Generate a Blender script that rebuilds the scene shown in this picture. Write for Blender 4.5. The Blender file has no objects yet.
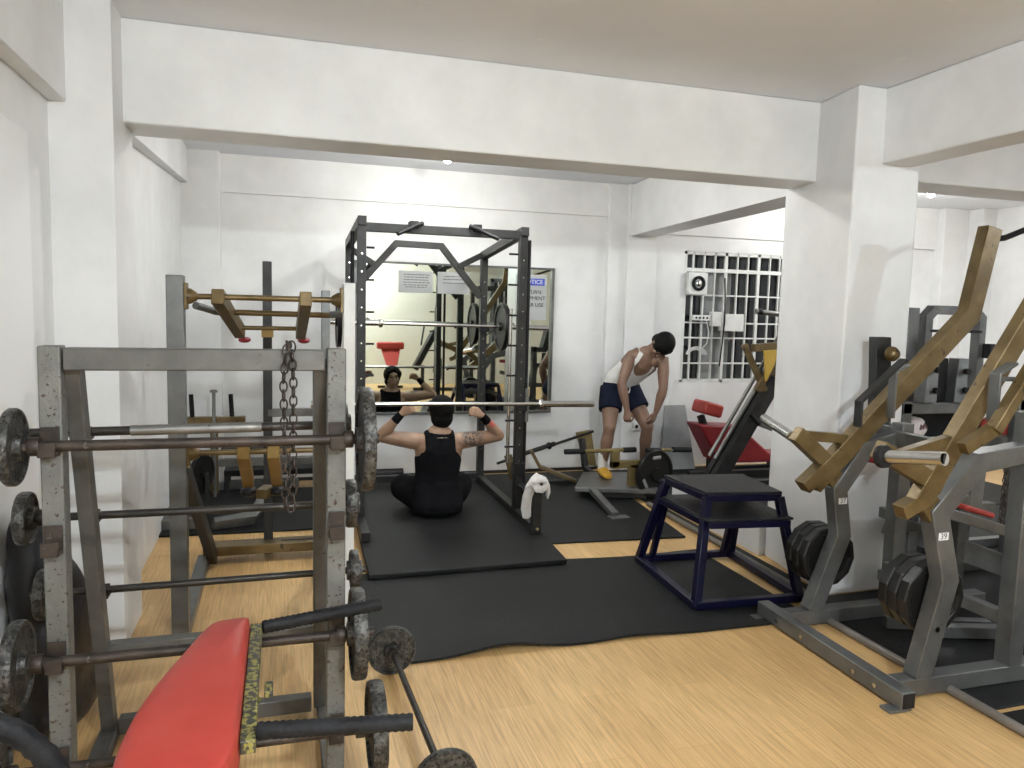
import bpy, bmesh, math, random
from mathutils import Vector, Matrix, Euler, noise
random.seed(7)
V = Vector
COL = bpy.context.scene.collection
PI = math.pi

# ------------------------------------------------------------------ materials
MATS = {}
def mat(name, c1, rough=0.5, metal=0.0, c2=None, scale=8.0, lo=0.35, hi=0.65, bump=0.0, bscale=None,
        c3=None, s3=30.0, t3=0.62, spec=0.5, stretch=None, coat=0.0, rvar=0.0):
    m = bpy.data.materials.new(name); m.use_nodes = True
    nt = m.node_tree; N = nt.nodes; L = nt.links
    b = N['Principled BSDF']
    b.inputs['Roughness'].default_value = rough
    b.inputs['Metallic'].default_value = metal
    b.inputs['Specular IOR Level'].default_value = spec
    b.inputs['Coat Weight'].default_value = coat
    tc = N.new('ShaderNodeTexCoord'); mp = N.new('ShaderNodeMapping')
    L.new(tc.outputs['Object'], mp.inputs['Vector'])
    if stretch: mp.inputs['Scale'].default_value = stretch
    col = None
    if c2 is not None:
        n = N.new('ShaderNodeTexNoise'); n.inputs['Scale'].default_value = scale
        n.inputs['Detail'].default_value = 6; n.inputs['Roughness'].default_value = 0.6
        L.new(mp.outputs[0], n.inputs['Vector'])
        r = N.new('ShaderNodeValToRGB')
        r.color_ramp.elements[0].position = lo; r.color_ramp.elements[0].color = (*c1, 1)
        r.color_ramp.elements[1].position = hi; r.color_ramp.elements[1].color = (*c2, 1)
        L.new(n.outputs['Fac'], r.inputs['Fac']); col = r.outputs['Color']
        if rvar:
            rr = N.new('ShaderNodeMapRange'); rr.inputs['To Min'].default_value = rough - rvar
            rr.inputs['To Max'].default_value = rough + rvar
            L.new(n.outputs['Fac'], rr.inputs['Value']); L.new(rr.outputs[0], b.inputs['Roughness'])
    if c3 is not None:
        n3 = N.new('ShaderNodeTexNoise'); n3.inputs['Scale'].default_value = s3
        n3.inputs['Detail'].default_value = 4
        L.new(mp.outputs[0], n3.inputs['Vector'])
        r3 = N.new('ShaderNodeValToRGB')
        r3.color_ramp.elements[0].position = t3; r3.color_ramp.elements[0].color = (0, 0, 0, 1)
        r3.color_ramp.elements[1].position = t3 + 0.03; r3.color_ramp.elements[1].color = (1, 1, 1, 1)
        L.new(n3.outputs['Fac'], r3.inputs['Fac'])
        mx = N.new('ShaderNodeMix'); mx.data_type = 'RGBA'
        L.new(r3.outputs['Color'], mx.inputs['Factor'])
        if col is not None: L.new(col, mx.inputs[6])
        else: mx.inputs[6].default_value = (*c1, 1)
        mx.inputs[7].default_value = (*c3, 1)
        col = mx.outputs[2]
    if col is not None: L.new(col, b.inputs['Base Color'])
    else: b.inputs['Base Color'].default_value = (*c1, 1)
    if bump:
        nb = N.new('ShaderNodeTexNoise'); nb.inputs['Scale'].default_value = bscale or scale * 3
        nb.inputs['Detail'].default_value = 5
        L.new(mp.outputs[0], nb.inputs['Vector'])
        bp = N.new('ShaderNodeBump'); bp.inputs['Strength'].default_value = bump
        bp.inputs['Distance'].default_value = 0.01
        L.new(nb.outputs['Fac'], bp.inputs['Height']); L.new(bp.outputs[0], b.inputs['Normal'])
    MATS[name] = m
    return m

def g(v): return (v, v, v)
WALL = mat('wall_paint', (0.71, 0.715, 0.715), 0.42, c2=(0.82, 0.825, 0.825), scale=1.9, bump=0.12, bscale=5)
CEIL = mat('ceiling_paint', (0.78, 0.80, 0.85), 0.6, c2=(0.84, 0.86, 0.90), scale=1.1, bump=0.25, bscale=4, c3=(0.88, 0.88, 0.89), s3=4.5, t3=0.70)
SOFF = WALL
RUB = mat('black_rubber', (0.007, 0.0075, 0.0075), 0.55, c2=(0.014, 0.015, 0.015), scale=3, bump=0.3, bscale=90, rvar=0.08, spec=0.2)
STEEL = mat('bare_steel', (0.17, 0.17, 0.1658), 0.38, 0.75, c2=(0.272, 0.272, 0.2635), scale=7, bump=0.1, bscale=20, c3=(0.10, 0.075, 0.055), s3=22, t3=0.72, rvar=0.1)
CHIP = mat('chipped_grey_paint', (0.1107, 0.1107, 0.1001), 0.5, 0.2, c2=(0.1634, 0.1634, 0.1502), scale=9, bump=0.3, bscale=60, c3=(0.05, 0.03, 0.02), s3=75, t3=0.62)
CHIP2 = mat('grey_rack_paint', (0.0775, 0.0744, 0.0682), 0.45, 0.3, c2=(0.124, 0.1209, 0.1116), scale=9, bump=0.15, bscale=40, c3=(0.05, 0.04, 0.03), s3=50, t3=0.68)
RUST = mat('rusty_brown_steel', (0.020, 0.015, 0.012), 0.5, 0.4, c2=(0.062, 0.046, 0.036), scale=14, bump=0.2, bscale=50, c3=(0.12, 0.10, 0.085), s3=40, t3=0.68)
BARD = mat('dark_bar_steel', (0.022, 0.020, 0.018), 0.42, 0.6, c2=(0.055, 0.050, 0.045), scale=16, bump=0.15, bscale=60, stretch=(0.3, 1, 1))
IRON = mat('worn_cast_iron', (0.035, 0.035, 0.0329), 0.42, 0.5, c2=(0.105, 0.1029, 0.0945), scale=40, lo=0.42, hi=0.60, bump=0.6, bscale=80, c3=(0.020, 0.016, 0.014), s3=85, t3=0.56)
CAGE = mat('dark_grey_steel', (0.0153, 0.0153, 0.0153), 0.42, 0.2, c2=(0.03156, 0.03156, 0.03098), scale=9, bump=0.05, spec=0.35)
MACH = mat('machine_grey_steel', (0.11, 0.1144, 0.1144), 0.36, 0.55, c2=(0.176, 0.1804, 0.176), scale=6, bump=0.06, c3=(0.09, 0.07, 0.055), s3=30, t3=0.70, rvar=0.08)
GOLD = mat('gold_paint', (0.1046, 0.0682, 0.02325), 0.36, 0.4, c2=(0.1821, 0.1279, 0.05425), scale=7, bump=0.08, c3=(0.05, 0.035, 0.02), s3=24, t3=0.66)
GOLDY = mat('yellow_gold_paint', (0.2475, 0.15, 0.03), 0.4, 0.3, c2=(0.18, 0.1087, 0.0225), scale=8, bump=0.08, c3=(0.08, 0.05, 0.025), s3=30, t3=0.68)
CHROME = mat('chrome', (0.62, 0.62, 0.60), 0.2, 1.0, c2=(0.52, 0.51, 0.49), scale=12)
RED = mat('red_vinyl', (0.357, 0.0357, 0.0255), 0.42, c2=(0.425, 0.0527, 0.0391), scale=4, bump=0.12, bscale=10, spec=0.4)
REDD = mat('dark_red_vinyl', (0.20, 0.008, 0.014), 0.4, c2=(0.26, 0.014, 0.020), scale=5, bump=0.08, bscale=14)
BLK = mat('black_plastic', (0.010, 0.010, 0.011), 0.42, c2=(0.018, 0.018, 0.02), scale=10, bump=0.1, bscale=60, spec=0.2)
PLATEB = mat('black_rubber_plate', (0.007, 0.007, 0.007), 0.34, c2=(0.014, 0.0135, 0.013), scale=12, bump=0.15, bscale=40, spec=0.25)
NAVY = mat('navy_paint', (0.003, 0.003, 0.018), 0.32, 0.1, c2=(0.0048, 0.0048, 0.0252), scale=8, bump=0.06, spec=0.3)
TREAD = mat('black_tread_sheet', (0.010, 0.010, 0.011), 0.42, c2=(0.020, 0.020, 0.022), scale=5, bump=0.6, bscale=70, spec=0.22)
WHITE = mat('white_enamel', (0.74, 0.75, 0.74), 0.4, c2=(0.66, 0.67, 0.65), scale=6, bump=0.05)
PAPER = mat('white_paper', (0.80, 0.81, 0.82), 0.7, c2=(0.76, 0.77, 0.78), scale=6)
INK = mat('black_ink', (0.03, 0.03, 0.035), 0.7)
BLUE = mat('blue_ink', (0.05, 0.08, 0.45), 0.6)
TAPE = mat('black_friction_tape', (0.008, 0.008, 0.009), 0.6, c2=(0.018, 0.018, 0.019), scale=18, bump=0.5, bscale=40, spec=0.15)
YTAPE = mat('yellow_chipped_paint', (0.26, 0.24, 0.06), 0.35, c2=(0.20, 0.175, 0.05), scale=10, bump=0.4, bscale=70, c3=(0.035, 0.035, 0.03), s3=70, t3=0.47)
SKIN = mat('light_brown_skin', (0.27, 0.163, 0.103), 0.45, c2=(0.36, 0.225, 0.15), scale=9, bump=0.06)
SKIN2 = mat('tan_skin', (0.171, 0.0972, 0.0648), 0.5, c2=(0.225, 0.1305, 0.0882), scale=7, bump=0.04)
HAIR = mat('black_hair', (0.004, 0.004, 0.004), 0.6, c2=(0.009, 0.0085, 0.008), scale=60, bump=0.6, bscale=120, spec=0.1)
CLBLK = mat('black_cloth', (0.005, 0.005, 0.006), 0.85, c2=(0.009, 0.009, 0.011), scale=12, bump=0.4, bscale=22, spec=0.08)
CLNAVY = mat('navy_cloth', (0.007, 0.010, 0.022), 0.85, c2=(0.012, 0.015, 0.030), scale=12, bump=0.3, bscale=25, spec=0.1)
CLWHITE = mat('white_cloth', (0.66, 0.65, 0.62), 0.85, c2=(0.74, 0.73, 0.71), scale=12, bump=0.35, bscale=22)
TOWEL = mat('white_towelling', (0.60, 0.58, 0.56), 0.95, c2=(0.72, 0.70, 0.68), scale=30, bump=0.6, bscale=90)
YSHOE = mat('yellow_shoe', (0.62, 0.36, 0.03), 0.6, c2=(0.5, 0.25, 0.02), scale=20)
SACK = mat('black_sack', (0.008, 0.008, 0.009), 0.38, c2=(0.016, 0.015, 0.016), scale=5, bump=0.7, bscale=9, spec=0.25)
GLASSD = mat('dark_window_glass', (0.012, 0.014, 0.016), 0.12)
FROST = mat('grey_window_panel', (0.22, 0.23, 0.23), 0.35, c2=(0.28, 0.29, 0.29), scale=3)
NIGHT = mat('night_outside', (0.01, 0.012, 0.014), 0.9)
PIPE = mat('grey_pvc_pipe', (0.12, 0.105, 0.09), 0.4, c2=(0.18, 0.16, 0.14), scale=5, bump=0.1)
MIRR = mat('mirror_silver', (0.70, 0.745, 0.69), 0.015, 1.0)
LIPS = mat('lip_skin', (0.28, 0.11, 0.09), 0.5)

def tattoo_mat():
    m = SKIN.copy(); m.name = 'tattooed_skin'; nt = m.node_tree; N = nt.nodes; L = nt.links
    b = N['Principled BSDF']; src = b.inputs['Base Color'].links[0].from_socket
    geo = N.new('ShaderNodeTexCoord')
    def mask(center, r0, r1):
        d = N.new('ShaderNodeVectorMath'); d.operation = 'DISTANCE'; d.inputs[1].default_value = center
        L.new(geo.outputs['Object'], d.inputs[0])
        mr = N.new('ShaderNodeMapRange'); mr.inputs['From Min'].default_value = r0; mr.inputs['From Max'].default_value = r1
        mr.inputs['To Min'].default_value = 1; mr.inputs['To Max'].default_value = 0
        L.new(d.outputs['Value'], mr.inputs['Value']); return mr.outputs[0]
    w = N.new('ShaderNodeTexNoise'); w.inputs['Scale'].default_value = 42; w.inputs['Detail'].default_value = 3
    w.inputs['Distortion'].default_value = 1.5
    L.new(geo.outputs['Object'], w.inputs['Vector'])
    r = N.new('ShaderNodeMapRange'); r.inputs['From Min'].default_value = 0.45; r.inputs['From Max'].default_value = 0.55
    L.new(w.outputs['Fac'], r.inputs['Value'])
    for (c, r0, r1, colr, amt) in ((V((0.255, -0.03, 0.60)), 0.075, 0.10, (0.07, 0.06, 0.055), 0.85), (V((0.42, -0.07, 0.70)), 0.03, 0.055, (0.55, 0.05, 0.05), 0.75)):
        mu = N.new('ShaderNodeMath'); mu.operation = 'MULTIPLY'
        L.new(mask(c, r0, r1), mu.inputs[0])
        if amt > 0.8: L.new(r.outputs[0], mu.inputs[1])
        else: mu.inputs[1].default_value = amt
        mx = N.new('ShaderNodeMix'); mx.data_type = 'RGBA'
        L.new(mu.outputs[0], mx.inputs['Factor']); L.new(src, mx.inputs[6]); mx.inputs[7].default_value = (*colr, 1)
        src = mx.outputs[2]
    L.new(src, b.inputs['Base Color'])
    return m
SKINT = tattoo_mat()

def wood():
    m = bpy.data.materials.new('laminate_floor'); m.use_nodes = True
    nt = m.node_tree; N = nt.nodes; L = nt.links; b = N['Principled BSDF']
    tc = N.new('ShaderNodeTexCoord')
    mp = N.new('ShaderNodeMapping'); mp.inputs['Rotation'].default_value = (0, 0, PI / 2); L.new(tc.outputs['Object'], mp.inputs['Vector'])
    br = N.new('ShaderNodeTexBrick'); br.offset = 0.37
    br.inputs['Color1'].default_value = (0.62, 0.405, 0.175, 1); br.inputs['Color2'].default_value = (0.69, 0.465, 0.21, 1)
    br.inputs['Mortar'].default_value = (0.54, 0.35, 0.15, 1)
    br.inputs['Scale'].default_value = 1; br.inputs['Mortar Size'].default_value = 0.0012
    br.inputs['Brick Width'].default_value = 1.2; br.inputs['Row Height'].default_value = 0.20
    L.new(mp.outputs[0], br.inputs['Vector'])
    m2 = N.new('ShaderNodeMapping'); m2.inputs['Scale'].default_value = (56, 2.0, 1); L.new(tc.outputs['Object'], m2.inputs['Vector'])
    n = N.new('ShaderNodeTexNoise'); n.inputs['Scale'].default_value = 1.8; n.inputs['Detail'].default_value = 8
    n.inputs['Roughness'].default_value = 0.65; n.inputs['Distortion'].default_value = 0.6
    L.new(m2.outputs[0], n.inputs['Vector'])
    r = N.new('ShaderNodeValToRGB'); r.color_ramp.elements[0].position = 0.3; r.color_ramp.elements[0].color = (0.66, 0.62, 0.57, 1)
    r.color_ramp.elements[1].position = 0.62; r.color_ramp.elements[1].color = (1.08, 1.06, 1.04, 1)
    L.new(n.outputs['Fac'], r.inputs['Fac'])
    mx = N.new('ShaderNodeMix'); mx.data_type = 'RGBA'; mx.blend_type = 'MULTIPLY'; mx.inputs['Factor'].default_value = 1
    L.new(br.outputs['Color'], mx.inputs[6]); L.new(r.outputs['Color'], mx.inputs[7])
    # large worn patches
    n2 = N.new('ShaderNodeTexNoise'); n2.inputs['Scale'].default_value = 1.1; n2.inputs['Detail'].default_value = 5
    L.new(tc.outputs['Object'], n2.inputs['Vector'])
    r2 = N.new('ShaderNodeValToRGB'); r2.color_ramp.elements[0].position = 0.35; r2.color_ramp.elements[0].color = (0.90, 0.88, 0.86, 1)
    r2.color_ramp.elements[1].position = 0.7; r2.color_ramp.elements[1].color = (1.06, 1.07, 1.1, 1)
    L.new(n2.outputs['Fac'], r2.inputs['Fac'])
    mx2 = N.new('ShaderNodeMix'); mx2.data_type = 'RGBA'; mx2.blend_type = 'MULTIPLY'; mx2.inputs['Factor'].default_value = 1
    L.new(mx.outputs[2], mx2.inputs[6]); L.new(r2.outputs['Color'], mx2.inputs[7])
    L.new(mx2.outputs[2], b.inputs['Base Color'])
    b.inputs['Roughness'].default_value = 0.42
    bp = N.new('ShaderNodeBump'); bp.inputs['Strength'].default_value = 0.08; bp.inputs['Distance'].default_value = 0.004
    L.new(n.outputs['Fac'], bp.inputs['Height']); L.new(bp.outputs[0], b.inputs['Normal'])
    return m
WOOD = wood()
def emis(name, col, s):
    m = bpy.data.materials.new(name); m.use_nodes = True; b = m.node_tree.nodes['Principled BSDF']
    b.inputs['Emission Color'].default_value = (*col, 1); b.inputs['Emission Strength'].default_value = s
    b.inputs['Base Color'].default_value = (0.9, 0.9, 0.9, 1); return m
BULB = emis('lit_bulb', (1, 0.98, 0.94), 45)

# ------------------------------------------------------------------ mesh builder
def frame(t, up=None):
    t = V(t).normalized()
    up = V(up) if up is not None else V((0, 0, 1))
    if abs(t.dot(up.normalized())) > 0.98: up = V((0, 1, 0)) if abs(t.y) < 0.9 else V((1, 0, 0))
    s = up.cross(t).normalized(); u = t.cross(s).normalized()
    return s, u, t

class MB:
    def __init__(self): self.bm = bmesh.new()
    def ring(self, c, a, b, n, ph=0): return [self.bm.verts.new(c + a * math.cos(2 * PI * i / n + ph) + b * math.sin(2 * PI * i / n + ph)) for i in range(n)]
    def skin(self, rings, cap=True):
        n = len(rings[0])
        for r0, r1 in zip(rings, rings[1:]):
            for i in range(n):
                try: self.bm.faces.new((r0[i], r0[(i + 1) % n], r1[(i + 1) % n], r1[i]))
                except ValueError: pass
        if cap:
            self.bm.faces.new(list(reversed(rings[0]))); self.bm.faces.new(rings[-1])
        return self
    def box(self, c, s, rz=0, rot=None):
        c = V(c); R = rot if rot is not None else Matrix.Rotation(rz, 3, 'Z')
        vs = [self.bm.verts.new(c + R @ V((x * s[0] / 2, y * s[1] / 2, z * s[2] / 2))) for x in (-1, 1) for y in (-1, 1) for z in (-1, 1)]
        for f in ((0, 1, 3, 2), (4, 6, 7, 5), (0, 4, 5, 1), (2, 3, 7, 6), (0, 2, 6, 4), (1, 5, 7, 3)):
            self.bm.faces.new([vs[i] for i in f])
        return self
    def bb(self, a, b):
        a = V(a); b = V(b); return self.box((a + b) / 2, (abs(b.x - a.x), abs(b.y - a.y), abs(b.z - a.z)))
    def beam(self, pts, w, h, up=None):
        """rectangular tube through a polyline with mitred corners; w sideways (up x t), h along up-ish"""
        pts = [V(p) for p in pts]
        if len(pts) == 2:
            s, u, t = frame(pts[1] - pts[0], up)
            rs = [[self.bm.verts.new(p + s * a * w / 2 + u * b * h / 2) for a, b in ((-1, -1), (1, -1), (1, 1), (-1, 1))] for p in pts]
            return self.skin(rs)
        # planar polyline: normal given by 'up' = plane normal; w along normal, h in plane
        nrm = V(up).normalized(); rs = []
        for i, p in enumerate(pts):
            if i == 0: t0 = t1 = (pts[1] - p).normalized()
            elif i == len(pts) - 1: t0 = t1 = (p - pts[i - 1]).normalized()
            else: t0 = (p - pts[i - 1]).normalized(); t1 = (pts[i + 1] - p).normalized()
            t = (t0 + t1).normalized(); side = nrm.cross(t).normalized()
            k = 1 / max(0.3, t.dot(t0))
            rs.append([self.bm.verts.new(p + nrm * a * w / 2 + side * b * k * h / 2) for a, b in ((-1, -1), (1, -1), (1, 1), (-1, 1))])
        return self.skin(rs)
    def cyl(self, a, b, r, r2=None, n=20):
        a = V(a); b = V(b); s, u, t = frame(b - a); r2 = r if r2 is None else r2
        return self.skin([self.ring(a, s * r, u * r, n), self.ring(b, s * r2, u * r2, n)])
    def lathe(self, o, ax, prof, n=32, ph=0):
        o = V(o); s, u, t = frame(ax)
        return self.skin([self.ring(o + t * h, s * max(r, 1e-4), u * max(r, 1e-4), n, ph) for r, h in prof])
    def tube(self, pts, r, n=12, closed=False):
        pts = [V(p) for p in pts]; rs = []
        up = V((0, 0, 1)); N = len(pts)
        for i, p in enumerate(pts):
            if closed: t = pts[(i + 1) % N] - pts[i - 1]
            elif i == 0: t = pts[1] - p
            elif i == N - 1: t = p - pts[i - 1]
            else: t = (pts[i + 1] - p).normalized() + (p - pts[i - 1]).normalized()
            t.normalize()
            if i == 0: s, u, _ = frame(t)
            else: s = (ps - t * ps.dot(t)).normalized(); u = t.cross(s)
            ps = s
            rr = r[i] if isinstance(r, (list, tuple)) else r
            rs.append(self.ring(p, s * rr, u * rr, n))
        if closed: rs.append(rs[0]); return self.skin(rs, False)
        return self.skin(rs)
    def prism(self, pts, dirv):
        a = [self.bm.verts.new(V(p)) for p in pts]; b = [self.bm.verts.new(V(p) + V(dirv)) for p in pts]
        n = len(a)
        for i in range(n): self.bm.faces.new((a[i], a[(i + 1) % n], b[(i + 1) % n], b[i]))
        self.bm.faces.new(list(reversed(a))); self.bm.faces.new(b); return self
    def ell(self, c, r, R=None, nu=16, nv=10):
        c = V(c); R = R or Matrix.Identity(3)
        rings = []
        for j in range(nv + 1):
            th = -PI / 2 + PI * j / nv; cz = math.sin(th); cr = max(math.cos(th), 0.02)
            rings.append([self.bm.verts.new(c + R @ V((r[0] * cr * math.cos(2 * PI * i / nu), r[1] * cr * math.sin(2 * PI * i / nu), r[2] * cz))) for i in range(nu)])
        return self.skin(rings)
    def loft(self, st, side, n=20, dome=True):
        """st: list of (point, rx, ry); rx along side; closed with domes"""
        rings = []; N = len(st)
        for i, (p, rx, ry) in enumerate(st):
            p = V(p)
            if i == 0: t = V(st[1][0]) - p
            elif i == N - 1: t = p - V(st[i - 1][0])
            else: t = (V(st[i + 1][0]) - p).normalized() + (p - V(st[i - 1][0])).normalized()
            t.normalize(); s = V(side); s = (s - t * s.dot(t)).normalized(); u = t.cross(s)
            if i == 0 and dome:
                for k in (0.25, 0.65, 0.9):
                    q = math.sqrt(1 - (1 - k) ** 2); rings.append(self.ring(p - t * min(rx, ry) * (1 - k), s * rx * q, u * ry * q, n))
            rings.append(self.ring(p, s * rx, u * ry, n))
            if i == N - 1 and dome:
                for k in (0.9, 0.65, 0.25):
                    q = math.sqrt(1 - (1 - k) ** 2); rings.append(self.ring(p + t * min(rx, ry) * (1 - k), s * rx * q, u * ry * q, n))
        return self.skin(rings)
    def build(self, name, m, parent=None, bevel=0.0, smooth=True, loc=None, voxel=None, smit=4, seg=2, kind=None, label=None, cat=None, group=None):
        bm = self.bm
        bmesh.ops.recalc_face_normals(bm, faces=bm.faces[:])
        if parent is not None:   # world coords -> parent's local coords
            bmesh.ops.transform(bm, matrix=wmat(parent).inverted(), verts=bm.verts[:])
        elif loc is not None:
            bmesh.ops.translate(bm, vec=-V(loc), verts=bm.verts[:])
        me = bpy.data.meshes.new(name); bm.to_mesh(me); bm.free()
        o = bpy.data.objects.new(name, me); COL.objects.link(o)
        if parent is not None: o.parent = parent
        elif loc is not None: o.location = loc
        if voxel:
            r = o.modifiers.new('remesh', 'REMESH'); r.mode = 'VOXEL'; r.voxel_size = voxel
            s = o.modifiers.new('smooth', 'SMOOTH'); s.iterations = smit; s.factor = 0.5
            dg = bpy.context.evaluated_depsgraph_get(); dg.update()
            nm = bpy.data.meshes.new_from_object(o.evaluated_get(dg)); o.modifiers.clear(); o.data = nm; me = nm
        me.materials.clear(); me.materials.append(m)
        if smooth:
            me.polygons.foreach_set('use_smooth', [True] * len(me.polygons))
            if not voxel:
                try: me.set_sharp_from_angle(angle=math.radians(38))
                except Exception: pass
        if bevel:
            b = o.modifiers.new('bevel', 'BEVEL'); b.width = bevel; b.segments = seg; b.limit_method = 'ANGLE'; b.angle_limit = math.radians(50)
            b.harden_normals = False
        if kind: o['kind'] = kind
        if label: o['label'] = label
        if cat: o['category'] = cat
        if group: o['group'] = group
        return o

def wmat(o):
    m = Matrix.LocRotScale(o.location, o.rotation_euler, o.scale)
    return (wmat(o.parent) @ m) if o.parent else m
def thing(name, label, cat, loc=(0, 0, 0), rz=0, group=None):
    o = bpy.data.objects.new(name, None); COL.objects.link(o); o.empty_display_size = 0.1
    o.location = loc; o.rotation_euler = (0, 0, rz); o['label'] = label; o['category'] = cat
    if group: o['group'] = group
    return o
def dup(root, loc, label, rz=None, group=None):
    r = root.copy(); COL.objects.link(r); r.location = loc; r['label'] = label
    if rz is not None: r.rotation_euler = (0, 0, rz)
    if group: r['group'] = group
    def rec(src, dst):
        for ch in [c for c in bpy.data.objects if c.parent == src]:
            c = ch.copy(); COL.objects.link(c); c.parent = dst; rec(ch, c)
    rec(root, r)
    return r
def text(name, body, size, loc, R, m, parent, extr=0.0006):
    cu = bpy.data.curves.new(name, 'FONT'); cu.body = body; cu.size = size; cu.align_x = 'CENTER'; cu.align_y = 'CENTER'; cu.extrude = extr
    o = bpy.data.objects.new('t', cu); COL.objects.link(o)
    dg = bpy.context.evaluated_depsgraph_get(); dg.update()
    me = bpy.data.meshes.new_from_object(o.evaluated_get(dg)); bpy.data.objects.remove(o)
    me.transform(wmat(parent).inverted() @ Matrix.Translation(loc) @ R.to_4x4())
    me.materials.clear(); me.materials.append(m)
    o = bpy.data.objects.new(name, me); COL.objects.link(o); o.parent = parent
    return o
FACE_CAM = Matrix.Rotation(PI / 2, 3, 'X')   # text readable from -Y

# ------------------------------------------------------------------ room
H = 2.89
S = lambda name, mb, m, bevel=0.0: mb.build(name, m, None, bevel, kind='structure')
S('floor', MB().bb((-2.3, -2.1, -0.1), (8.0, 7.9, 0)), WOOD)
S('ceiling', MB().bb((-2.3, -2.1, H), (8.0, 7.9, H + 0.1)), CEIL)
# back wall with a window hole and a faint line where the plaster steps
WX0, WX1, WZ0, WZ1 = 4.03, 5.29, 0.894, 2.273
bw = MB()
bw.bb((-1.2, 7.21, 0), (WX0, 7.4, H)); bw.bb((WX1, 7.21, 0), (8.0, 7.4, H)); bw.bb((WX0, 7.21, 0), (WX1, 7.4, WZ0)); bw.bb((WX0, 7.21, WZ1), (WX1, 7.4, H))
bw.bb((-0.52, 7.19, 2.565), (3.17, 7.212, H)); bw.bb((3.69, 7.18, 2.427), (7.3, 7.212, H))
S('wall_back', bw, WALL)
S('wall_front', MB().bb((-2.3, -2.2, 0), (8.0, -2.0, H)), mat('cream_wall_paint', (0.62, 0.60, 0.50), 0.5, c2=(0.67, 0.65, 0.55), scale=2, bump=0.1, bscale=6))
S('wall_right', MB().bb((7.8, -2.1, 0), (8.0, 7.7, H)), WALL)
lw = MB()
lw.bb((-1.2, 4.2, 0), (-0.80, 7.6, H)); lw.bb((-1.2, 3.77, 0), (-0.69, 4.22, H)); lw.bb((-1.2, -2.1, 0), (-0.94, 3.9, H))
S('wall_left', lw, WALL)
S('trim_left_ledge', MB().prism([(-0.72, 4.2, 2.44), (-0.745, 7.22, 2.62), (-0.745, 7.22, H), (-0.72, 4.2, H)], (-0.2, 0, 0)), WALL)
S('trim_back_left_pilaster', MB().bb((-0.82, 7.09, 0), (-0.49, 7.23, H)), WALL, 0.006)
S('trim_back_middle_pilaster', MB().bb((3.14, 7.15, 0), (3.39, 7.23, H)).bb((3.33, 7.11, 0), (3.66, 7.23, H)), WALL, 0.006)
S('trim_back_right_pilaster', MB().bb((7.25, 7.08, 0), (7.82, 7.23, H)).bb((7.6, 6.9, 0), (7.82, 7.1, H)), WALL, 0.006)
S('trim_cross_beam', MB().bb((-0.72, 4.0, 2.423), (3.16, 4.31, H)), WALL, 0.008)
S('trim_cross_beam_right', MB().bb((3.4, 3.98, 2.47), (7.9, 4.30, H)), WALL, 0.008)
S('trim_left_beam', MB().bb((-0.94, -2.05, 2.44), (-0.87, 3.8, H)), WALL, 0.006)
S('trim_right_beam', MB().bb((3.24, -2.05, 2.475), (3.46, 3.66, H)), WALL, 0.008)
S('trim_rear_beam', MB().prism([(3.22, 4.36, 2.41), (3.52, 4.36, 2.41), (3.66, 7.22, 2.39), (3.36, 7.22, 2.38)], (0, 0, 0.5)), WALL)
S('trim_column', MB().prism([(3.03, 3.60, 0), (3.50, 3.62, 0), (3.50, 4.33, 0), (3.12, 4.33, 0)], (0.02, 0.02, H)), WALL, 0.012)
S('trim_low_wall', MB().bb((3.08, 4.34, 0), (3.30, 5.55, 0.20)), WALL, 0.006)
# thin white panel standing in for a paler area of the left wall
d = MB().bb((-0.945, 2.45, 0), (-0.925, 3.43, 2.24)).build('trim_left_panel', mat('panel_white', (0.84, 0.845, 0.85), 0.4), None, 0.003, kind='structure')
# baseboards
S('baseboard_back', MB().bb((-0.48, 7.196, 0), (3.14, 7.212, 0.03)), CAGE)
# window
w = MB().bb((WX0, 7.215, WZ0), (WX0 + 0.035, 7.33, WZ1)).bb((WX1 - 0.035, 7.215, WZ0), (WX1, 7.33, WZ1)).bb((WX0, 7.215, WZ0), (WX1, 7.33, WZ0 + 0.035)).bb((WX0, 7.215, WZ1 - 0.035), (WX1, 7.33, WZ1)) \
    .build('window_1', WHITE, None, 0.003, kind='structure')
gr = MB()
xs = [4.14, 4.27, 4.40, 4.53, 4.67, 4.80, 4.93, 5.07, 5.19]
for i, x in enumerate(xs):
    th = 0.035 if i in (3, 6) else 0.016
    gr.bb((x - th / 2, 7.215, WZ0), (x + th / 2, 7.24, WZ1))
for z in (2.08, 1.82, 1.53, 1.37, 1.10):
    th = 0.04 if z == 2.08 else 0.016
    gr.bb((WX0, 7.2155, z - th / 2), (WX1, 7.245, z + th / 2))
gr.build('window_grille', WHITE, w, 0.002)
MB().bb((WX0, 7.31, WZ0), (WX1, 7.322, WZ1)).build('window_pane', GLASSD, w)
MB().bb((4.287, 7.2915, 0.9271), (4.643, 7.3040, 2.0614)).build('frosted_panel', FROST, w)
# second window on the wall behind the viewer (seen in the mirror)
w2 = MB().bb((4.15, -2.0, 0.85), (5.25, -1.93, 0.93)).bb((4.15, -2.0, 2.22), (5.25, -1.93, 2.30)).bb((4.15, -2.0, 0.85), (4.23, -1.93, 2.30)).bb((5.17, -2.0, 0.85), (5.25, -1.93, 2.30)).build('window_2', MACH, None, 0.003, kind='structure')
gr = MB()
for k in range(7): gr.bb((4.31 + 0.135 * k, -1.96, 0.9), (4.335 + 0.135 * k, -1.94, 2.25))
gr.build('window_grille', WHITE, w2, 0.002)
MB().bb((4.2, -1.995, 0.9), (5.2, -1.985, 2.25)).build('window_pane', GLASSD, w2)
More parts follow.
